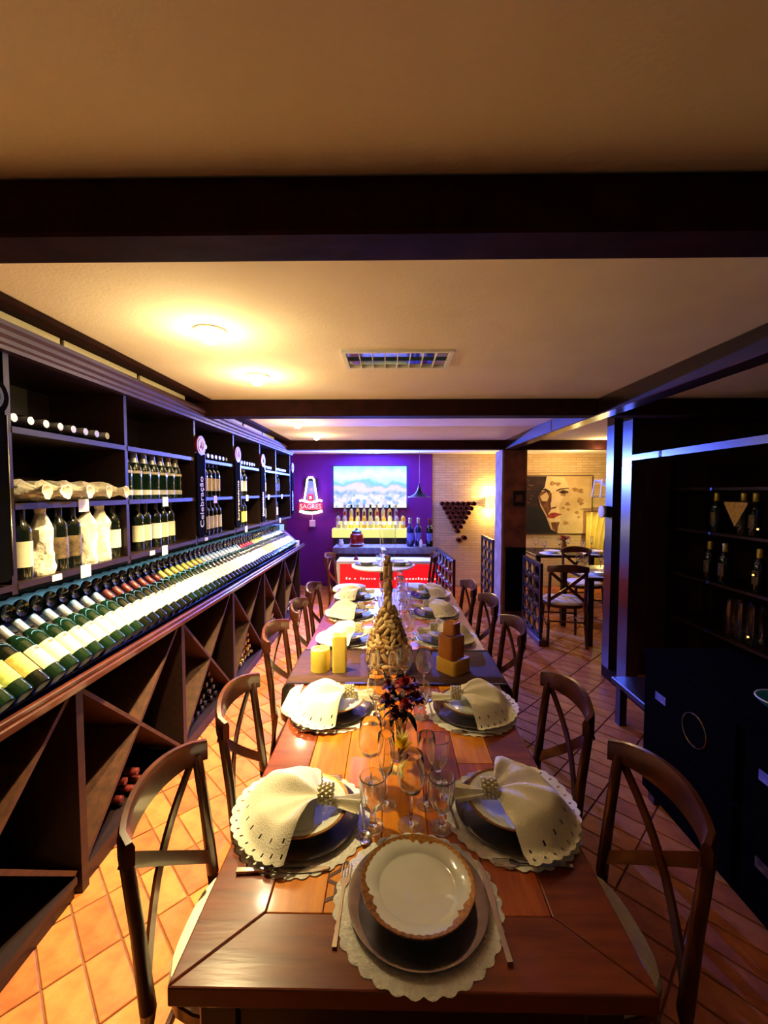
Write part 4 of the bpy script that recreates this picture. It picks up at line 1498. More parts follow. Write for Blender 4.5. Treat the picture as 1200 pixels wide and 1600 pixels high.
VX, VY = .035, 1.435
t = thing('bud_vase', 'slim clear glass vase holding the dark red flowers', 'vase', (VX, VY, TZ))
pr = [(0, 0), (.030, 0), (.031, .01), (.024, .06), (.020, .11), (.026, .15)]
B().lathe(pr + [(r - .002 if r > 0 else 0, z + (.008 if z < .005 else 0)) for r, z in pr[::-1]], 28).obj('vase_glass', 'glass', t)
t = thing('flower_bouquet', 'small bouquet of dark red flowers with dark leaves in the slim vase', 'flowers', (VX, VY, TZ))
rr = random.Random(4)
heads = [(.02, .01, .255, 1.15, 0), (-.045, -.015, .215, .9, 1), (.055, -.02, .225, .9, 1), (-.015, -.05, .185, .85, 1), (.0, .05, .235, .9, 0), (.045, .035, .25, .8, 1), (-.04, .04, .24, .8, 1), (.018, -.045, .215, .75, 0)]
for (hx, hy, hz, sc, mi) in heads:
    B().tube([(hx * .12, hy * .12, .012), (hx * .3, hy * .3, .12), (hx, hy, hz - .01)], .0016, 6).obj('stem', 'leaf', t)
    b = B()
    for L_ in range(4):
        for k in range(8 - L_):
            petal(b, (hx, hy, hz - .006 + L_ * .003), 2 * pi * k / (8 - L_) + L_ * .5 + rr.uniform(-.2, .2), .15 + L_ * .38, (.036 - L_ * .005) * sc, (.012 - L_ * .0012) * sc, .3 - L_ * .25, 0)
    o = b.obj('flower_head', 'petal_r' if mi == 0 else 'petal_d', t, ang=80)
b = B()
for k in range(16):
    a = rr.uniform(0, 2 * pi)
    petal(b, (.02 * math.cos(a), .02 * math.sin(a), rr.uniform(.16, .22)), a, rr.uniform(-.5, .7), rr.uniform(.05, .075), .012, .6, 0)
b.obj('leaves', 'leaf', t, ang=80)
t = thing('yellow_flower', 'single bright yellow flower standing among the near glasses', 'flower', (.038, 1.285, TZ))
B().tube([(.0, 0, .002), (-.006, .01, .06), (0, .0, .125)], .0022, 7).obj('stem', 'petal_c', t)
b = B()
for k in range(12):
    petal(b, (0, 0, .122 + .006 * (k % 2)), 2 * pi * k / 12, .75 + .4 * (k % 2), .040, .011, .1, 0)
b.obj('flower_head', 'petal_y', t, ang=80)
b = B()
for k in range(9):
    petal(b, (0, .004, .142), 2 * pi * k / 9 + .2, 1.15, .042, .003, .25, 0)
b.obj('filaments', 'petal_c', t, ang=80)
b = B()
petal(b, (0, 0, .03), 3.6, .9, .075, .012, .5, 0)
petal(b, (0, 0, .025), 2.2, .8, .06, .01, .5, 0)
b.obj('leaf', 'petal_c', t, ang=80)

# ------------------------------------------------------------------ round table at the back
t = thing('round_table', 'small round white topped table before the red counter', 'table', (-.10, 5.33, 0))
B().lathe([(0, .735), (.38, .735), (.39, .742), (.39, .755), (.38, .76), (0, .76)], 56).obj('table_top', 'linenw', t)
B().lathe([(0, 0), (.22, 0), (.22, .02), (.05, .05), (.035, .08), (.035, .66), (.08, .735), (0, .735)], 28).obj('pedestal', 'tabledark', t)
setting(-.30, 5.33, 0, 'at the left of the round table', 1, False, TZ, False)
setting(.12, 5.33, pi, 'at the right of the round table', 2, False, TZ, False)
glassware('goblet', -.14, 5.22, 'in front on the round table')
glassware('wine', -.085, 5.32, 'in the middle of the round table')
glassware('wine', -.10, 5.45, 'at the back of the round table')

# ------------------------------------------------------------------ red counter, bar, bottles
t = thing('red_display_counter', 'low white framed counter with glowing red front panel', 'counter', (0, 6.2, 0))
X0, X1 = -.80, .78
B().box(X0, X1, 0, .40, .615, .66, ch=.005).obj('counter_top', 'white', t, smooth=False)
for a in (X0, X1 - .05):
    B().box(a, a + .05, 0, .40, 0, .615).obj('side_post', 'white', t, smooth=False)
B().box(X0 + .05, X1 - .05, .02, .40, 0, .10).obj('plinth', 'white', t, smooth=False)
pn = B().box(X0 + .05, X1 - .05, .012, .03, .10, .615).obj('red_panel', 'redlit', t, smooth=False)
b = B()
rr = random.Random(12)
x = -.66
while x < .66:
    w_ = rr.choice((.014, .02, .026))
    if rr.random() < .78:
        b.box(x, x + w_, .009, .012, .385, .385 + rr.choice((.022, .022, .034)))
    x += w_ + .022
b.obj('small_lettering', 'redtxt', t, smooth=False)
t = thing('bar_counter', 'wooden bar counter with grey stone top under the television', 'bar counter', (0, 6.70, 0))
B().box(-.92, .72, -.02, .46, .70, .80, ch=.006).obj('stone_top', 'stone', t, smooth=False)
B().box(-.88, .68, .02, .44, 0, .70).obj('bar_body', 'shelfwood', t, smooth=False)
for k in range(6):
    B().box(-.86 + k * .255, -.86 + k * .255 + .235, .005, .02, .06, .66, ch=.004).obj('front_panel', 'xwood', t, smooth=False)
t = thing('lit_bottle_shelf', 'stepped yellow glowing shelf carrying the liquor bottles', 'shelf', (0, 7.17, 0))
B().box(-1.0, .30, 0, .18, .90, 1.06, ch=.012).obj('lower_step', 'yel', t, smooth=False)
B().box(-.90, .20, .18, .36, .90, 1.16, ch=.012).obj('upper_step', 'yel', t, smooth=False)
B().box(-.98, .28, .02, .36, 0, .90).obj('shelf_base', 'shelfwood', t, smooth=False)
LQ = [bottle_meshes(.040, .28, .013, .55, .78, 16, m_) for m_ in ('amber', 'limegl', 'clearb')]
LQ2 = [bottle_meshes(.036, .30, .013, .62, .76, 16, m_) for m_ in ('limegl', 'amber', 'clearb')]
SM = label_mesh(.040, .06, .12, 'Lwhitel', 1.1, 10, -pi / 2)
rr = random.Random(3)
for k in range(11):
    t = thing('liquor_bottle', '%s liquor bottle from the left in the front row of the glowing shelf' % (ORD[k] if k < 10 else 'last').replace('nearest', 'first'), 'bottle', (-.90 + k * .112, 7.26, 1.06), 0, 'liquor bottles on the glowing shelf')
    link('glass_body', LQ[[2, 2, 0, 1, 0, 1, 1, 0, 1, 2, 0][k]], t)
    link('paper_label', SM, t)
    link('capsule', CAP[['black', 'red', 'gold', 'black', 'maroon'][k % 5]], t).location = (0, 0, -.02)
for k in range(9):
    t = thing('liquor_bottle', '%s liquor bottle from the left in the raised back row of the glowing shelf' % ORD[k].replace('nearest', 'first'), 'bottle', (-.80 + k * .112, 7.43, 1.16), 0, 'liquor bottles on the glowing shelf')
    link('glass_body', LQ2[[2, 0, 1, 0, 0, 1, 0, 1, 2][k]], t)
    link('capsule', CAP[['silver', 'black', 'gold'][k % 3]], t)
lamp('shelf_glow', 'POINT', (-.65, 7.08, 1.12), 2.2, (1, .85, .22))
lamp('shelf_glow', 'POINT', (-.05, 7.08, 1.12), 2.2, (1, .85, .22))
# bottles and jars on the bar
MG = bottle_meshes(.058, .46, .019, .60, .76, 20, 'botblue')
ML = label_mesh(.058, .10, .22, 'Lbluel', 1.0, 12, -pi / 2)
MG2 = bottle_meshes(.058, .46, .019, .60, .76, 20, 'botglass')
for k, (x, y) in enumerate(((.32, 6.84), (.455, 6.90), (.635, 6.84))):
    t = thing('magnum_bottle', ['large blue bottle nearest the glowing shelf on the bar', 'large blue bottle in the middle of the three on the bar', 'large black bottle at the right end of the bar'][k], 'bottle', (x, y, .80), 0, 'large bottles on the bar')
    link('glass_body', MG if k < 2 else MG2, t)
    link('paper_label', ML, t)
    B().lathe([(.0225, .37), (.0238, .372), (.0238, .458), (.02, .462), (0, .4625)], 16).obj('capsule', 'Csilver' if k < 2 else 'Cmaroon', t)
t = thing('ceramic_jar', 'glossy red jar with dark lid on the bar', 'jar', (-.55, 6.86, .80))
B().lathe([(0, 0), (.105, 0), (.115, .02), (.118, .10), (.105, .19), (.075, .215), (.075, .225), (0, .225)], 32).obj('jar_body', 'redjar', t)
B().lathe([(0, .225), (.08, .225), (.082, .24), (.05, .258), (.018, .266), (.022, .285), (0, .295)], 28).obj('jar_lid', 'blackmetal', t)
B().torus(.112, .008, 28, 6, 0, Matrix.Translation((0, 0, .04))).obj('jar_band', 'Cwhite', t)
t = thing('small_bottle', 'small white bottle standing before the large blue bottles', 'bottle', (.49, 6.76, .80))
B().lathe([(0, 0), (.026, 0), (.026, .09), (.012, .115), (.012, .13), (0, .13)], 18).obj('bottle_body', 'white', t)
B().lathe([(0, .13), (.015, .13), (.015, .155), (0, .157)], 14).obj('bottle_cap', 'Cred', t)
t = thing('small_pitcher', 'small white and black pitcher at the left end of the bar', 'pitcher', (-.80, 6.82, .80))
B().lathe([(0, 0), (.035, 0), (.042, .03), (.036, .07), (.028, .085), (.034, .11), (.031, .11), (.0, .03)], 22).obj('pitcher_body', 'white', t)
B().torus(.03, .005, 18, 6, 0, Matrix.Translation((-.05, 0, .06)) @ Matrix.Rotation(pi / 2, 4, 'X')).obj('pitcher_handle', 'blackmetal', t)
t = thing('wine_cooler_tub', 'brass coloured tumbler at the right corner of the red counter', 'tumbler', (.70, 6.40, .66))
B().lathe([(0, 0), (.035, 0), (.042, .12), (.038, .12), (.032, .006), (0, .006)], 22).obj('tumbler_body', 'gold', t)
t = thing('place_card_stand', 'small red card stand on the red counter behind the round table', 'card stand', (-.52, 6.34, .66))
B().prism([(-.04, 0), (.04, 0), (0, .07)], -.03, .03, 0, basis((1, 0, 0), (0, 0, 1), (0, -1, 0), (0, 0, 0))).obj('folded_card', 'redenamel', t, smooth=False)

# television
t = thing('television', 'wide wall television showing a bright blue town view', 'television', (-.36, BACK - .03, 1.77))
B().box(-.66, .66, -.07, -.02, -.382, .382, ch=.006).obj('tv_casing', 'blackmetal', t, smooth=False)
B().box(-.30, .30, -.02, 0, -.2, .2).obj('wall_mount', 'blackmetal', t, smooth=False)
B().box(-.645, .645, -.073, -.0695, -.366, .366).obj('tv_screen', 'tv', t, smooth=False)
lamp('tv_light', 'SPOT', (0, -.09, .28), 1150, (.07, .13, 1.0), .0, t, math.radians(170), (0.05, -1, -.02), .5)
B().box(-.60, .60, -.02, -.017, .345, .365).box(-.645, -.63, -.02, -.017, -.3, .34).box(.63, .645, -.02, -.017, -.3, .34).obj('added_halo_strip', 'halo', t, smooth=False)  # added glowing strip hidden behind the casing, throws a blue halo on the wall

# neon sign
t = thing('neon_sign', 'glowing neon beer sign reading SAGRES on the purple wall', 'sign', (-1.415, BACK - .03, 1.62))
yb = -.05
arch = [(-.12, yb, -.12), (-.085, yb, .10), (-.06, yb, .28), (-.035, yb, .32), (.035, yb, .32), (.06, yb, .28), (.085, yb, .10), (.12, yb, -.12)]
B().tube(arch, .016, 10).obj('neon_arch', 'neonw', t)
B().prism([(-.085, -.1), (.085, -.1), (.05, .26), (-.05, .26)], 0, .008, 0, basis((1, 0, 0), (0, 0, 1), (0, -1, 0), (0, yb + .02, 0))).obj('arch_back_panel', 'neong', t, smooth=False)
B().box(-.055, .055, yb - .03, yb - .008, -.10, .03, ch=.012).obj('emblem_badge', 'neonr', t, smooth=False)
B().box(-.022, .022, yb - .034, yb - .03, -.065, -.01).obj('badge_centre', 'neonp', t, smooth=False)
B().tube([(-.20, yb, -.10), (-.16, yb, -.085), (-.11, yb, -.10), (0, yb, -.125), (.11, yb, -.10), (.16, yb, -.085), (.20, yb, -.10)], .020, 10).obj('upper_tube', 'neonb', t)
B().box(-.205, .205, yb - .03, yb - .005, -.255, -.135, ch=.01).obj('red_band', 'neonr', t, smooth=False)
text('SAGRES', 'neon_lettering', 'neonp', basis((1, 0, 0), (0, 0, 1), (0, -1, 0), (0, yb - .033, -.197)), .112, t, .002)
B().tube([(-.20, yb, -.275), (-.12, yb, -.30), (0, yb, -.315), (.12, yb, -.30), (.20, yb, -.275)], .026, 10).obj('lower_tube', 'neonb', t)
B().box(-.11, .11, yb + .02, yb + .05, -.3, .3).obj('sign_backing', 'blackmetal', t, smooth=False)
b = B().box(-.03, .07, -.05, 0, -.56, -.44, ch=.006)
b.obj('transformer', 'white', t, smooth=False)
B().tube([(.02, -.02, -.44), (.02, -.02, -.3)], .004, 6).obj('power_lead', 'white', t)
lamp('neon_glow', 'POINT', (0, -.13, .1), 5, (.28, .12, 1.0), 0, t)
lamp('neon_glow_red', 'POINT', (.03, -.13, -.2), 4, (1.0, .05, .2), 0, t)

# bell pendant
t = thing('bell_pendant_lamp', 'dark bell shaped pendant lamp hanging beside the television', 'pendant lamp', (.41, 6.0, 0))
pr = [(.010, 1.80), (.014, 1.76), (.030, 1.71), (.070, 1.655), (.130, 1.625), (.16, 1.612)]
B().lathe(pr + [(r - .002, z - .002) for r, z in pr[::-1]], 36).obj('lamp_shade', 'blackmetal', t)
B().tube([(0, 0, 1.79), (0, 0, CZ - .05)], .0028, 6).obj('lamp_cord', 'white', t)
B().lathe([(0, CZ), (.05, CZ), (.045, CZ - .02), (.006, CZ - .06), (0, CZ - .06)], 24).obj('ceiling_canopy', 'blackmetal', t)
B().torus(.16, .003, 36, 6, 0, Matrix.Translation((0, 0, 1.612))).obj('shade_rim', 'cutlery', t)

# tube rack, sconce
tube = B().lathe([(.030, 0), (.040, 0), (.040, .14), (.030, .14), (.030, .02), (0, .02)], 20).mesh('clay_tube', 'terratube')
k = 0
for r_ in range(7):
    n_ = 7 - r_
    for i in range(n_):
        x = 1.195 + (i - (n_ - 1) / 2) * .092
        z = 1.475 - r_ * .0815
        o = link('clay_tube', tube, None, mx=basis((1, 0, 0), (0, 0, 1), (0, -1, 0), (x, BACK + .01, z)))
        tag(o, 'short terracotta wine tube in the triangular rack on the brick wall', 'tube', 'terracotta tubes in a triangle')
for x, z, lb in ((1.215, .83, 'loose lower terracotta tube left below the triangle'), (1.315, .87, 'loose terracotta tube right below the triangle')):
    tag(link('clay_tube', tube, None, mx=basis((1, 0, 0), (0, 0, 1), (0, -1, 0), (x, BACK + .01, z))), lb, 'tube')
t = thing('wall_sconce', 'glowing yellow wall sconce beside the pillar', 'wall lamp', (1.76, BACK + .01, 1.50))
B().box(-.05, .05, -.02, 0, -.08, .08, ch=.004).obj('wall_plate', 'gold', t, smooth=False)
B().lathe([(.085, -.12), (.075, .12), (.073, .12), (.083, -.12)], 28, 0, Matrix.Translation((0, -.10, 0))).obj('lamp_shade', 'sconce', t)
B().tube([(0, -.02, -.03), (0, -.10, -.03)], .006, 6).obj('arm', 'gold', t)
lamp('sconce_light', 'POINT', (0, -.10, .16), 20, (1, .66, .22), .02, t)
lamp('sconce_down', 'POINT', (0, -.12, -.16), 13, (1, .66, .22), .02, t)


# ------------------------------------------------------------------ carved screens
def screen(x, y, rz, ln, z0, z1, lb):
    t = thing('carved_screen', lb, 'screen', (x, y, z0), rz, 'carved wooden screens')
    h = z1 - z0
    f = .028
    for a in (0, h - f):
        B().box(0, ln, -.015, .015, a, a + f).obj('screen_rail', 'tabledark', t, smooth=False)
    for a in (0, ln - f):
        B().box(a, a + f, -.015, .015, f, h - f).obj('screen_stile', 'tabledark', t, smooth=False)
    nx = max(2, round((ln - 2 * f) / .21))
    nz = max(3, round((h - 2 * f) / .16))
    cx, cz = (ln - 2 * f) / nx, (h - 2 * f) / nz
    me = B().torus(cx * .5 - .006, .015, 18, 6, 0, basis((1, 0, 0), (0, 0, cz / cx), (0, -1, 0), (0, 0, 0))).mesh('carved_ring', 'tabledark')
    for i in range(nx):
        for j in range(nz):
            link('carved_ring', me, t, (f + (i + .5) * cx, 0, f + (j + .5) * cz))


screen(.76, 5.0, math.atan2(1.15, -.08), 1.15, 0, .88, 'carved wooden screen between the red counter and the brick wall')
screen(1.47, 6.02, pi / 2, .75, .0, 1.0, 'carved wooden screen standing behind the pillar')
screen(1.66, 4.62, pi / 2, .62, .07, .90, 'carved wooden screen on the curb in front of the portrait room')

# ------------------------------------------------------------------ portrait room
t = thing('portrait_painting', 'large square painting of a half shadowed face on the far wall', 'painting', (2.965, BACK + .01, 1.455))
B().box(-.60, .60, -.045, 0, -.51, .51).obj('canvas', 'skinl', t, smooth=False)
b = B()
for a in ((-.61, .61, -.05, 0, .51, .522), (-.61, .61, -.05, 0, -.522, -.51), (-.612, -.60, -.05, 0, -.51, .51), (.60, .612, -.05, 0, -.51, .51)):
    b.box(*a)
b.obj('thin_frame', 'tabledark', t, smooth=False)
PM = basis((1, 0, 0), (0, 0, 1), (0, -1, 0), (0, -.045, 0))
U = lambda x, y: ((x - 600) / 1080 * 1.2 - .0, (615 - y) / 930 * 1.02)


def patch(nm, pts, m, lay):
    B().prism([U(*p) for p in pts], 0, .0006 * lay, 0, PM).obj(nm, m, t, smooth=False)


patch('painted_light_cheek', [(420, 160), (900, 150), (1100, 200), (1120, 1070), (640, 1080), (660, 880), (600, 640)], 'skinl', 1)
patch('painted_dark_ground', [(60, 155), (400, 155), (360, 300), (290, 480), (330, 640), (420, 800), (500, 1010), (620, 1078), (60, 1078)], 'pdark', 2)
patch('painted_hair', [(60, 160), (420, 155), (400, 320), (330, 430), (280, 520), (300, 640), (180, 640), (60, 640)], 'phair', 3)
patch('painted_face', [(420, 160), (700, 170), (780, 340), (700, 480), (620, 640), (640, 820), (660, 900), (600, 1060), (520, 1000), (440, 800), (400, 720), (330, 600), (290, 480), (340, 400), (390, 330)], 'pcream', 4)
patch('painted_cheek_shadow', [(290, 480), (340, 400), (430, 380), (490, 430), (480, 560), (500, 680), (440, 800), (400, 720), (330, 600)], 'pshade', 5)
patch('painted_cheek_light', [(320, 480), (420, 410), (460, 480), (430, 560), (350, 550)], 'skinl', 6)
patch('painted_nose_shadow', [(480, 420), (500, 430), (500, 560), (470, 640), (520, 690), (480, 690), (450, 620)], 'pbrown', 7)
patch('painted_nostril', [(500, 655), (560, 650), (590, 630), (570, 670), (520, 680)], 'pbrown', 7)
patch('painted_brow', [(570, 380), (640, 350), (770, 340), (780, 352), (650, 372), (580, 400)], 'pbrown', 7)
patch('painted_brow', [(330, 380), (400, 350), (470, 390), (490, 430), (400, 385)], 'pdark', 7)
patch('painted_eye', [(610, 410), (680, 375), (760, 395), (770, 420), (700, 440), (640, 430)], 'pbrown', 8)
patch('painted_iris', [(660, 400), (700, 390), (710, 420), (680, 432), (655, 420)], 'pdark', 9)
patch('painted_lips', [(430, 800), (500, 745), (560, 740), (610, 755), (680, 765), (600, 800), (540, 835), (460, 830)], 'plip', 8)
patch('painted_chin_shadow', [(500, 900), (640, 890), (620, 960), (600, 1070), (520, 1000)], 'pshade', 6)
for (x, y, s_) in ((120, 215, 26), (170, 300, 34), (110, 360, 40), (195, 470, 18), (170, 520, 16), (130, 580, 22), (80, 600, 14)):
    B().prism([U(x + s_ * math.cos(a) * 1.3, y + s_ * .35 * math.sin(a + .6)) for a in [2 * pi * k / 10 for k in range(10)]], 0, .0032, 0, PM).obj('painted_highlight', 'pshade', t, smooth=False)
for (x, y, s_) in ((510, 270, 46), (600, 280, 40), (690, 450, 40), (870, 370, 46), (960, 390, 50), (950, 540, 50), (970, 595, 36), (910, 740, 34), (760, 600, 40), (770, 690, 30), (730, 910, 42), (690, 665, 26), (940, 815, 22)):
    b = B().prism([U(x + s_ * math.cos(a) * (1 + .3 * math.sin(3 * a + x)), y + s_ * .75 * math.sin(a)) for a in [2 * pi * k / 14 for k in range(14)]], 0, .0036, 0, PM)
    b.obj('painted_mark', 'pmark', t, smooth=False)
lamp('picture_light', 'POINT', (3.0, 6.9, 2.15), 14, (1, .68, .28), .03)
lamp('dining_room_light', 'POINT', (2.7, 5.5, 2.2), 7, (1, .62, .26), .03)


def side_table(x, y, sx, sy, lb, nm):
    t = thing('side_dining_table', lb, 'table', (x, y, 0), 0, 'set tables in the portrait room')
    B().box(-sx, sx, -sy, sy, .72, .76, ch=.006).obj('table_top', 'tabledark', t, smooth=False)
    for a in (-1, 1):
        for c_ in (-1, 1):
            B().box(a * (sx - .05) - .03, a * (sx - .05) + .03, c_ * (sy - .05) - .03, c_ * (sy - .05) + .03, 0, .72).obj('leg', 'tabledark', t, smooth=False)
    for k in range(2):
        xx, yy = x - sx * .5 + k * sx, y - sy * .55
        put('placemat', MATM, 'white lace placemat at the %s front place of %s' % (('left', 'right')[k], nm), 'placemat', 'lace placemats', xx, yy, TZ + .0002, 0)
        plate(xx, yy, TZ + .0034, 0, 'white plate at the %s front place of %s' % (('left', 'right')[k], nm), 'dinner plates', RIM0)
    for k in range(6):
        glassware(('wine', 'goblet', 'flute')[k % 3], x - sx * .75 + k * sx * .3, y + .05 + .12 * (k % 2), '%s from the left on %s' % (ORD[k].replace('nearest', 'first'), nm))


side_table(2.55, 4.95, .42, .40, 'dark set table nearest the carved screen in the portrait room', 'the nearer portrait room table')
side_table(2.75, 6.60, .62, .42, 'dark set table below the portrait painting', 'the table below the portrait')
chair(1.96, 4.78, -.18, 'dark cross back chair with cream seat just past the carved screen')
chair(1.92, 6.45, -pi / 2, 'dark cross back chair at the left of the table below the portrait')
chair(2.62, 5.72, pi, 'dark cross back chair between the two portrait room tables')
t = thing('flower_arrangement', 'red flower arrangement on the table below the portrait', 'flowers', (2.85, 6.95, TZ))
B().lathe([(0, 0), (.04, 0), (.05, .05), (.03, .10), (.035, .12), (.03, .12), (0, .02)], 20).obj('pot', 'gold', t)
b = B()
rr = random.Random(6)
for k in range(40):
    a = rr.uniform(0, 2 * pi)
    petal(b, (.03 * math.cos(a), .03 * math.sin(a), .12 + rr.uniform(0, .05)), a, rr.uniform(.1, 1.3), rr.uniform(.05, .10), .016, .4, 0)
b.obj('blooms', 'petal_r', t, ang=80)
# drape and chandelier
t = thing('yellow_drape', 'bright yellow lit drape hanging at the far right of the portrait', 'drape', (3.60, 7.42, 0))
vs, fs = [], []
for j in range(9):
    z = .004 + 1.326 * j / 8
    for i in range(31):
        u = i / 30
        pinch = 1 - .35 * math.sin(pi * j / 8)
        vs.append((-.20 + .44 * (u - .0) * pinch + .03, .035 * math.sin(u * 24), z))
for j in range(8):
    for i in range(30):
        fs.append((j * 31 + i, j * 31 + i + 1, j * 31 + 32 + i, j * 31 + 31 + i))
o = B().add(vs, fs).obj('drape_cloth', 'curtain', t)
sd = o.modifiers.new('thick', 'SOLIDIFY')
sd.thickness = .006
B().tube([(-.22, 0, 1.335), (.30, 0, 1.335)], .01, 8).obj('drape_rod', 'gold', t)
for a in (.02, .28):
    B().tube([(a, 0, 1.335), (a, .158, 1.335)], .007, 6).obj('rod_bracket', 'gold', t)
lamp('drape_light', 'POINT', (3.45, 6.95, 1.15), 9, (1, .85, .3), .02)
t = thing('cloth_chandelier', 'pale hanging chandelier frame with draped cloth in the portrait room', 'chandelier', (3.15, 5.9, 0))
for a in (-1, 1):
    for c_ in (-1, 1):
        B().tube([(a * .30, c_ * .12, 1.62), (a * .27, c_ * .10, 1.86)], .012, 6).obj('corner_post', 'white', t)
for c_ in (-1, 1):
    B().tube([(-.30, c_ * .12, 1.62), (.30, c_ * .12, 1.62)], .010, 6).obj('lower_rail', 'white', t)
vs, fs = [], []
for i in range(17):
    u = -1 + i / 8
    for j in range(5):
        v = -1 + j / 2
        vs.append((.275 * u, .10 * v, 1.74 + .11 * u * u))
for i in range(16):
    for j in range(4):
        fs.append((i * 5 + j, i * 5 + 5 + j, i * 5 + 6 + j, i * 5 + 1 + j))
o = B().add(vs, fs).obj('draped_cloth', 'linenw', t)
sd = o.modifiers.new('thick', 'SOLIDIFY')
sd.thickness = .004
B().tube([(0, 0, 1.73), (0, 0, CZ)], .004, 6).obj('hanging_cord', 'blackmetal', t)
B().lathe([(0, CZ), (.12, CZ), (.11, CZ - .02), (0, CZ - .03)], 24).obj('ceiling_canopy', 'gold', t)

# ------------------------------------------------------------------ glazed wine room on the right
WX = 1.95
t = struct(B().box(WX, WX + .10, -1.5, 3.86, -.001, .10).obj('trim_10', 'beam', smooth=False), 'dark timber framing in front of the unlit wine room', 'frame')
for y0_, y1_ in ((3.46, 3.60), (3.74, 3.86), (1.2, 1.32)):
    B().box(WX, WX + .10, y0_, y1_, .10, CZ).obj('frame_post', 'varnish', t, smooth=False)
B().box(WX, WX + .08, 1.32, 3.46, 1.94, 1.985).obj('frame_rail', 'varnish', t, smooth=False)
B().box(WX, WX + .08, -1.5, 1.2, 1.94, 1.985).obj('frame_rail', 'varnish', t, smooth=False)
t = thing('round_wall_knob', 'round white disc on a black bracket fixed to the wine room post', 'sign', (WX, 3.83, 1.51))
mm = basis((0, -1, 0), (0, 0, 1), (-1, 0, 0), (0, 0, 0))
B().lathe([(0, .035), (.05, .035), (.055, .04), (.055, .05), (.048, .055), (0, .055)], 30, 0, mm).obj('white_disc', 'white', t)
B().box(-.036, 0, -.06, .02, -.05, .05, ch=.004).obj('bracket', 'blackmetal', t, smooth=False)
# shelves in the wine room
t = thing('dark_display_rack', 'dark open rack inside the unlit wine room', 'rack', (2.45, 0, 0))
for z in (.62, 1.0, 1.38, 1.72):
    B().box(0, .35, 1.5, 3.75, z - .02, z).obj('rack_shelf', 'shelfwood', t, smooth=False)
for y_ in (1.5, 2.6, 3.72):
    for x_ in (0, .32):
        B().box(x_, x_ + .03, y_, y_ + .03, 0, 1.95).obj('rack_post', 'shelfwood', t, smooth=False)
for z, ys in ((.62, (2.9, 3.0, 3.1)), (1.0, (2.75, 2.9, 3.2, 3.35)), (1.38, (2.72, 2.95, 3.05, 3.3))):
    for k, y_ in enumerate(ys):
        if z == .62:
            o = B().lathe([(0, 0), (.045, 0), (.05, .02), (.05, .28), (.046, .28), (.046, .012), (0, .012)], 24, 0, None, lambda r, a, zz: r * (1 + .03 * math.cos(12 * a))).obj('hurricane_vase', 'glass', None, (2.52, y_ + .1 * 0, z))
            tag(o, 'tall ribbed glass cylinder on the lowest wine room shelf, %s of three from the right' % ('first', 'second', 'third')[k], 'vase', 'ribbed glass cylinders in the wine room')
        else:
            bottle(std(2.52, y_, z, pi - .5), '%s dimly seen bottle from the right on the %s wine room shelf' % (ORD[k].replace('nearest', 'first'), 'middle' if z == 1.0 else 'upper'), 'bottles in the wine room', GL, 'gold', LAB['darkl'])
for k, (y_, z) in enumerate(((3.05, 1.37), (3.08, 1.155), (3.1, .98))):
    pass
t = thing('pennant_banner', 'dim pale pennant hanging in the wine room', 'banner', (2.44, 3.02, 1.62))
B().prism([(-.10, .0), (.10, .0), (.10, -.02), (.0, -.18), (-.10, -.02)], 0, .004, 0, basis((0, -1, 0), (0, 0, 1), (-1, 0, 0), (0, 0, 0))).obj('pennant_cloth', 'Locre' if 0 else 'Lochre', t, smooth=False)
B().tube([(-.004, -.12, .0), (-.004, .12, .0)], .006, 6).obj('pennant_rod', 'shelfwood', t)
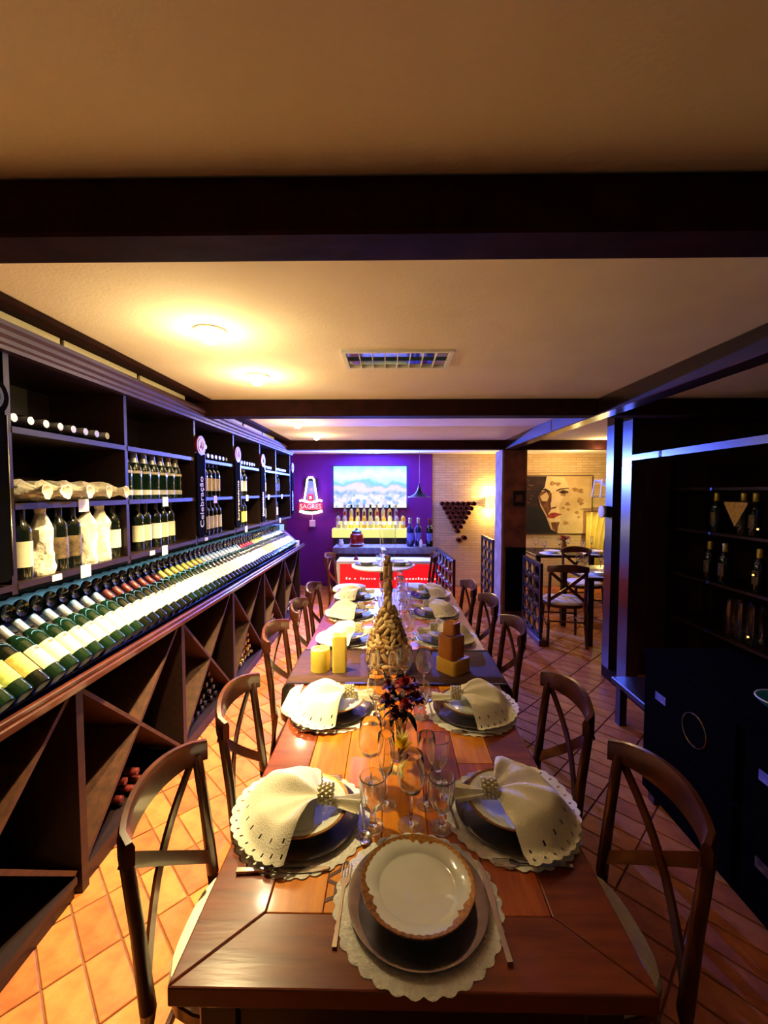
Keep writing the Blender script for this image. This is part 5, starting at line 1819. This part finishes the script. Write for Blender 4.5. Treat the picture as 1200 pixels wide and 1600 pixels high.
for k, (y_, z) in enumerate(((2.83, 1.44), (2.85, 1.13), (2.87, .70))):
    t = thing('amber_dot', 'tiny glowing amber dot in the wine room, %s of three' % ('topmost', 'middle', 'lowest')[k], 'indicator light', (2.44, y_, z), 0, 'glowing amber dots')
    B().ball((-.004, 0, 0), .007, 8).obj('lens', 'amberdot', t)  # small amber emissive dot on a black box
    B().box(0, .012, -.008, .008, -.012, .012).obj('housing', 'blackmetal', t, smooth=False)

# dark sideboard at the right foreground
t = thing('dark_sideboard', 'black sideboard with label plates in the dark at the right', 'sideboard', (1.40, 0, 0))
B().box(0, .45, 1.0, 2.3, .06, .80, ch=.006).obj('sideboard_body', 'black', t, smooth=False)
B().box(-.01, .46, .99, 2.31, .80, .83, ch=.006).obj('sideboard_top', 'black', t, smooth=False)
for y_ in (1.04, 2.22):
    for x_ in (.02, .38):
        B().box(x_, x_ + .05, y_, y_ + .05, 0, .06).obj('foot', 'tabledark', t, smooth=False)
for k in range(2):
    for j in range(2):
        d = B().box(-.012, 0, 1.05 + k * .62, 1.63 + k * .62, .10 + j * .34, .42 + j * .34, ch=.004).obj('drawer', 'black', t, smooth=False)
        B().torus(.075, .003, 28, 6, 0, basis((0, 1, 0), (0, 0, 1), (1, 0, 0), (-.014, 1.28 + k * .62, .26 + j * .34))).obj('ring_handle', 'cutlery', d)
        B().box(-.015, -.012, 1.48 + k * .62, 1.56 + k * .62, .27 + j * .34, .31 + j * .34).obj('label_plate', 'Lbluel' if j else 'Ldarkl', d, smooth=False)
t = thing('ceramic_bowl', 'small teal bowl on the dark sideboard', 'bowl', (1.52, 1.62, .83))
B().lathe([(0, 0), (.03, 0), (.035, .006), (.075, .04), (.085, .055), (.08, .055), (.03, .012), (0, .010)], 30).obj('bowl_body', 'teal', t)
B().torus(.083, .003, 30, 6, 0, Matrix.Translation((0, 0, .055))).obj('bowl_rim', 'white', t)
t = thing('low_bench', 'low dark bench just outside the dark wine room', 'bench', (1.74, 2.75, 0))
B().box(-.10, .19, -.35, .35, .28, .32, ch=.006).obj('bench_top', 'tabledark', t, smooth=False)
for a in (-.30, .24):
    for c_ in (-.09, .13):
        B().box(c_, c_ + .05, a, a + .06, 0, .28).obj('leg', 'tabledark', t, smooth=False)
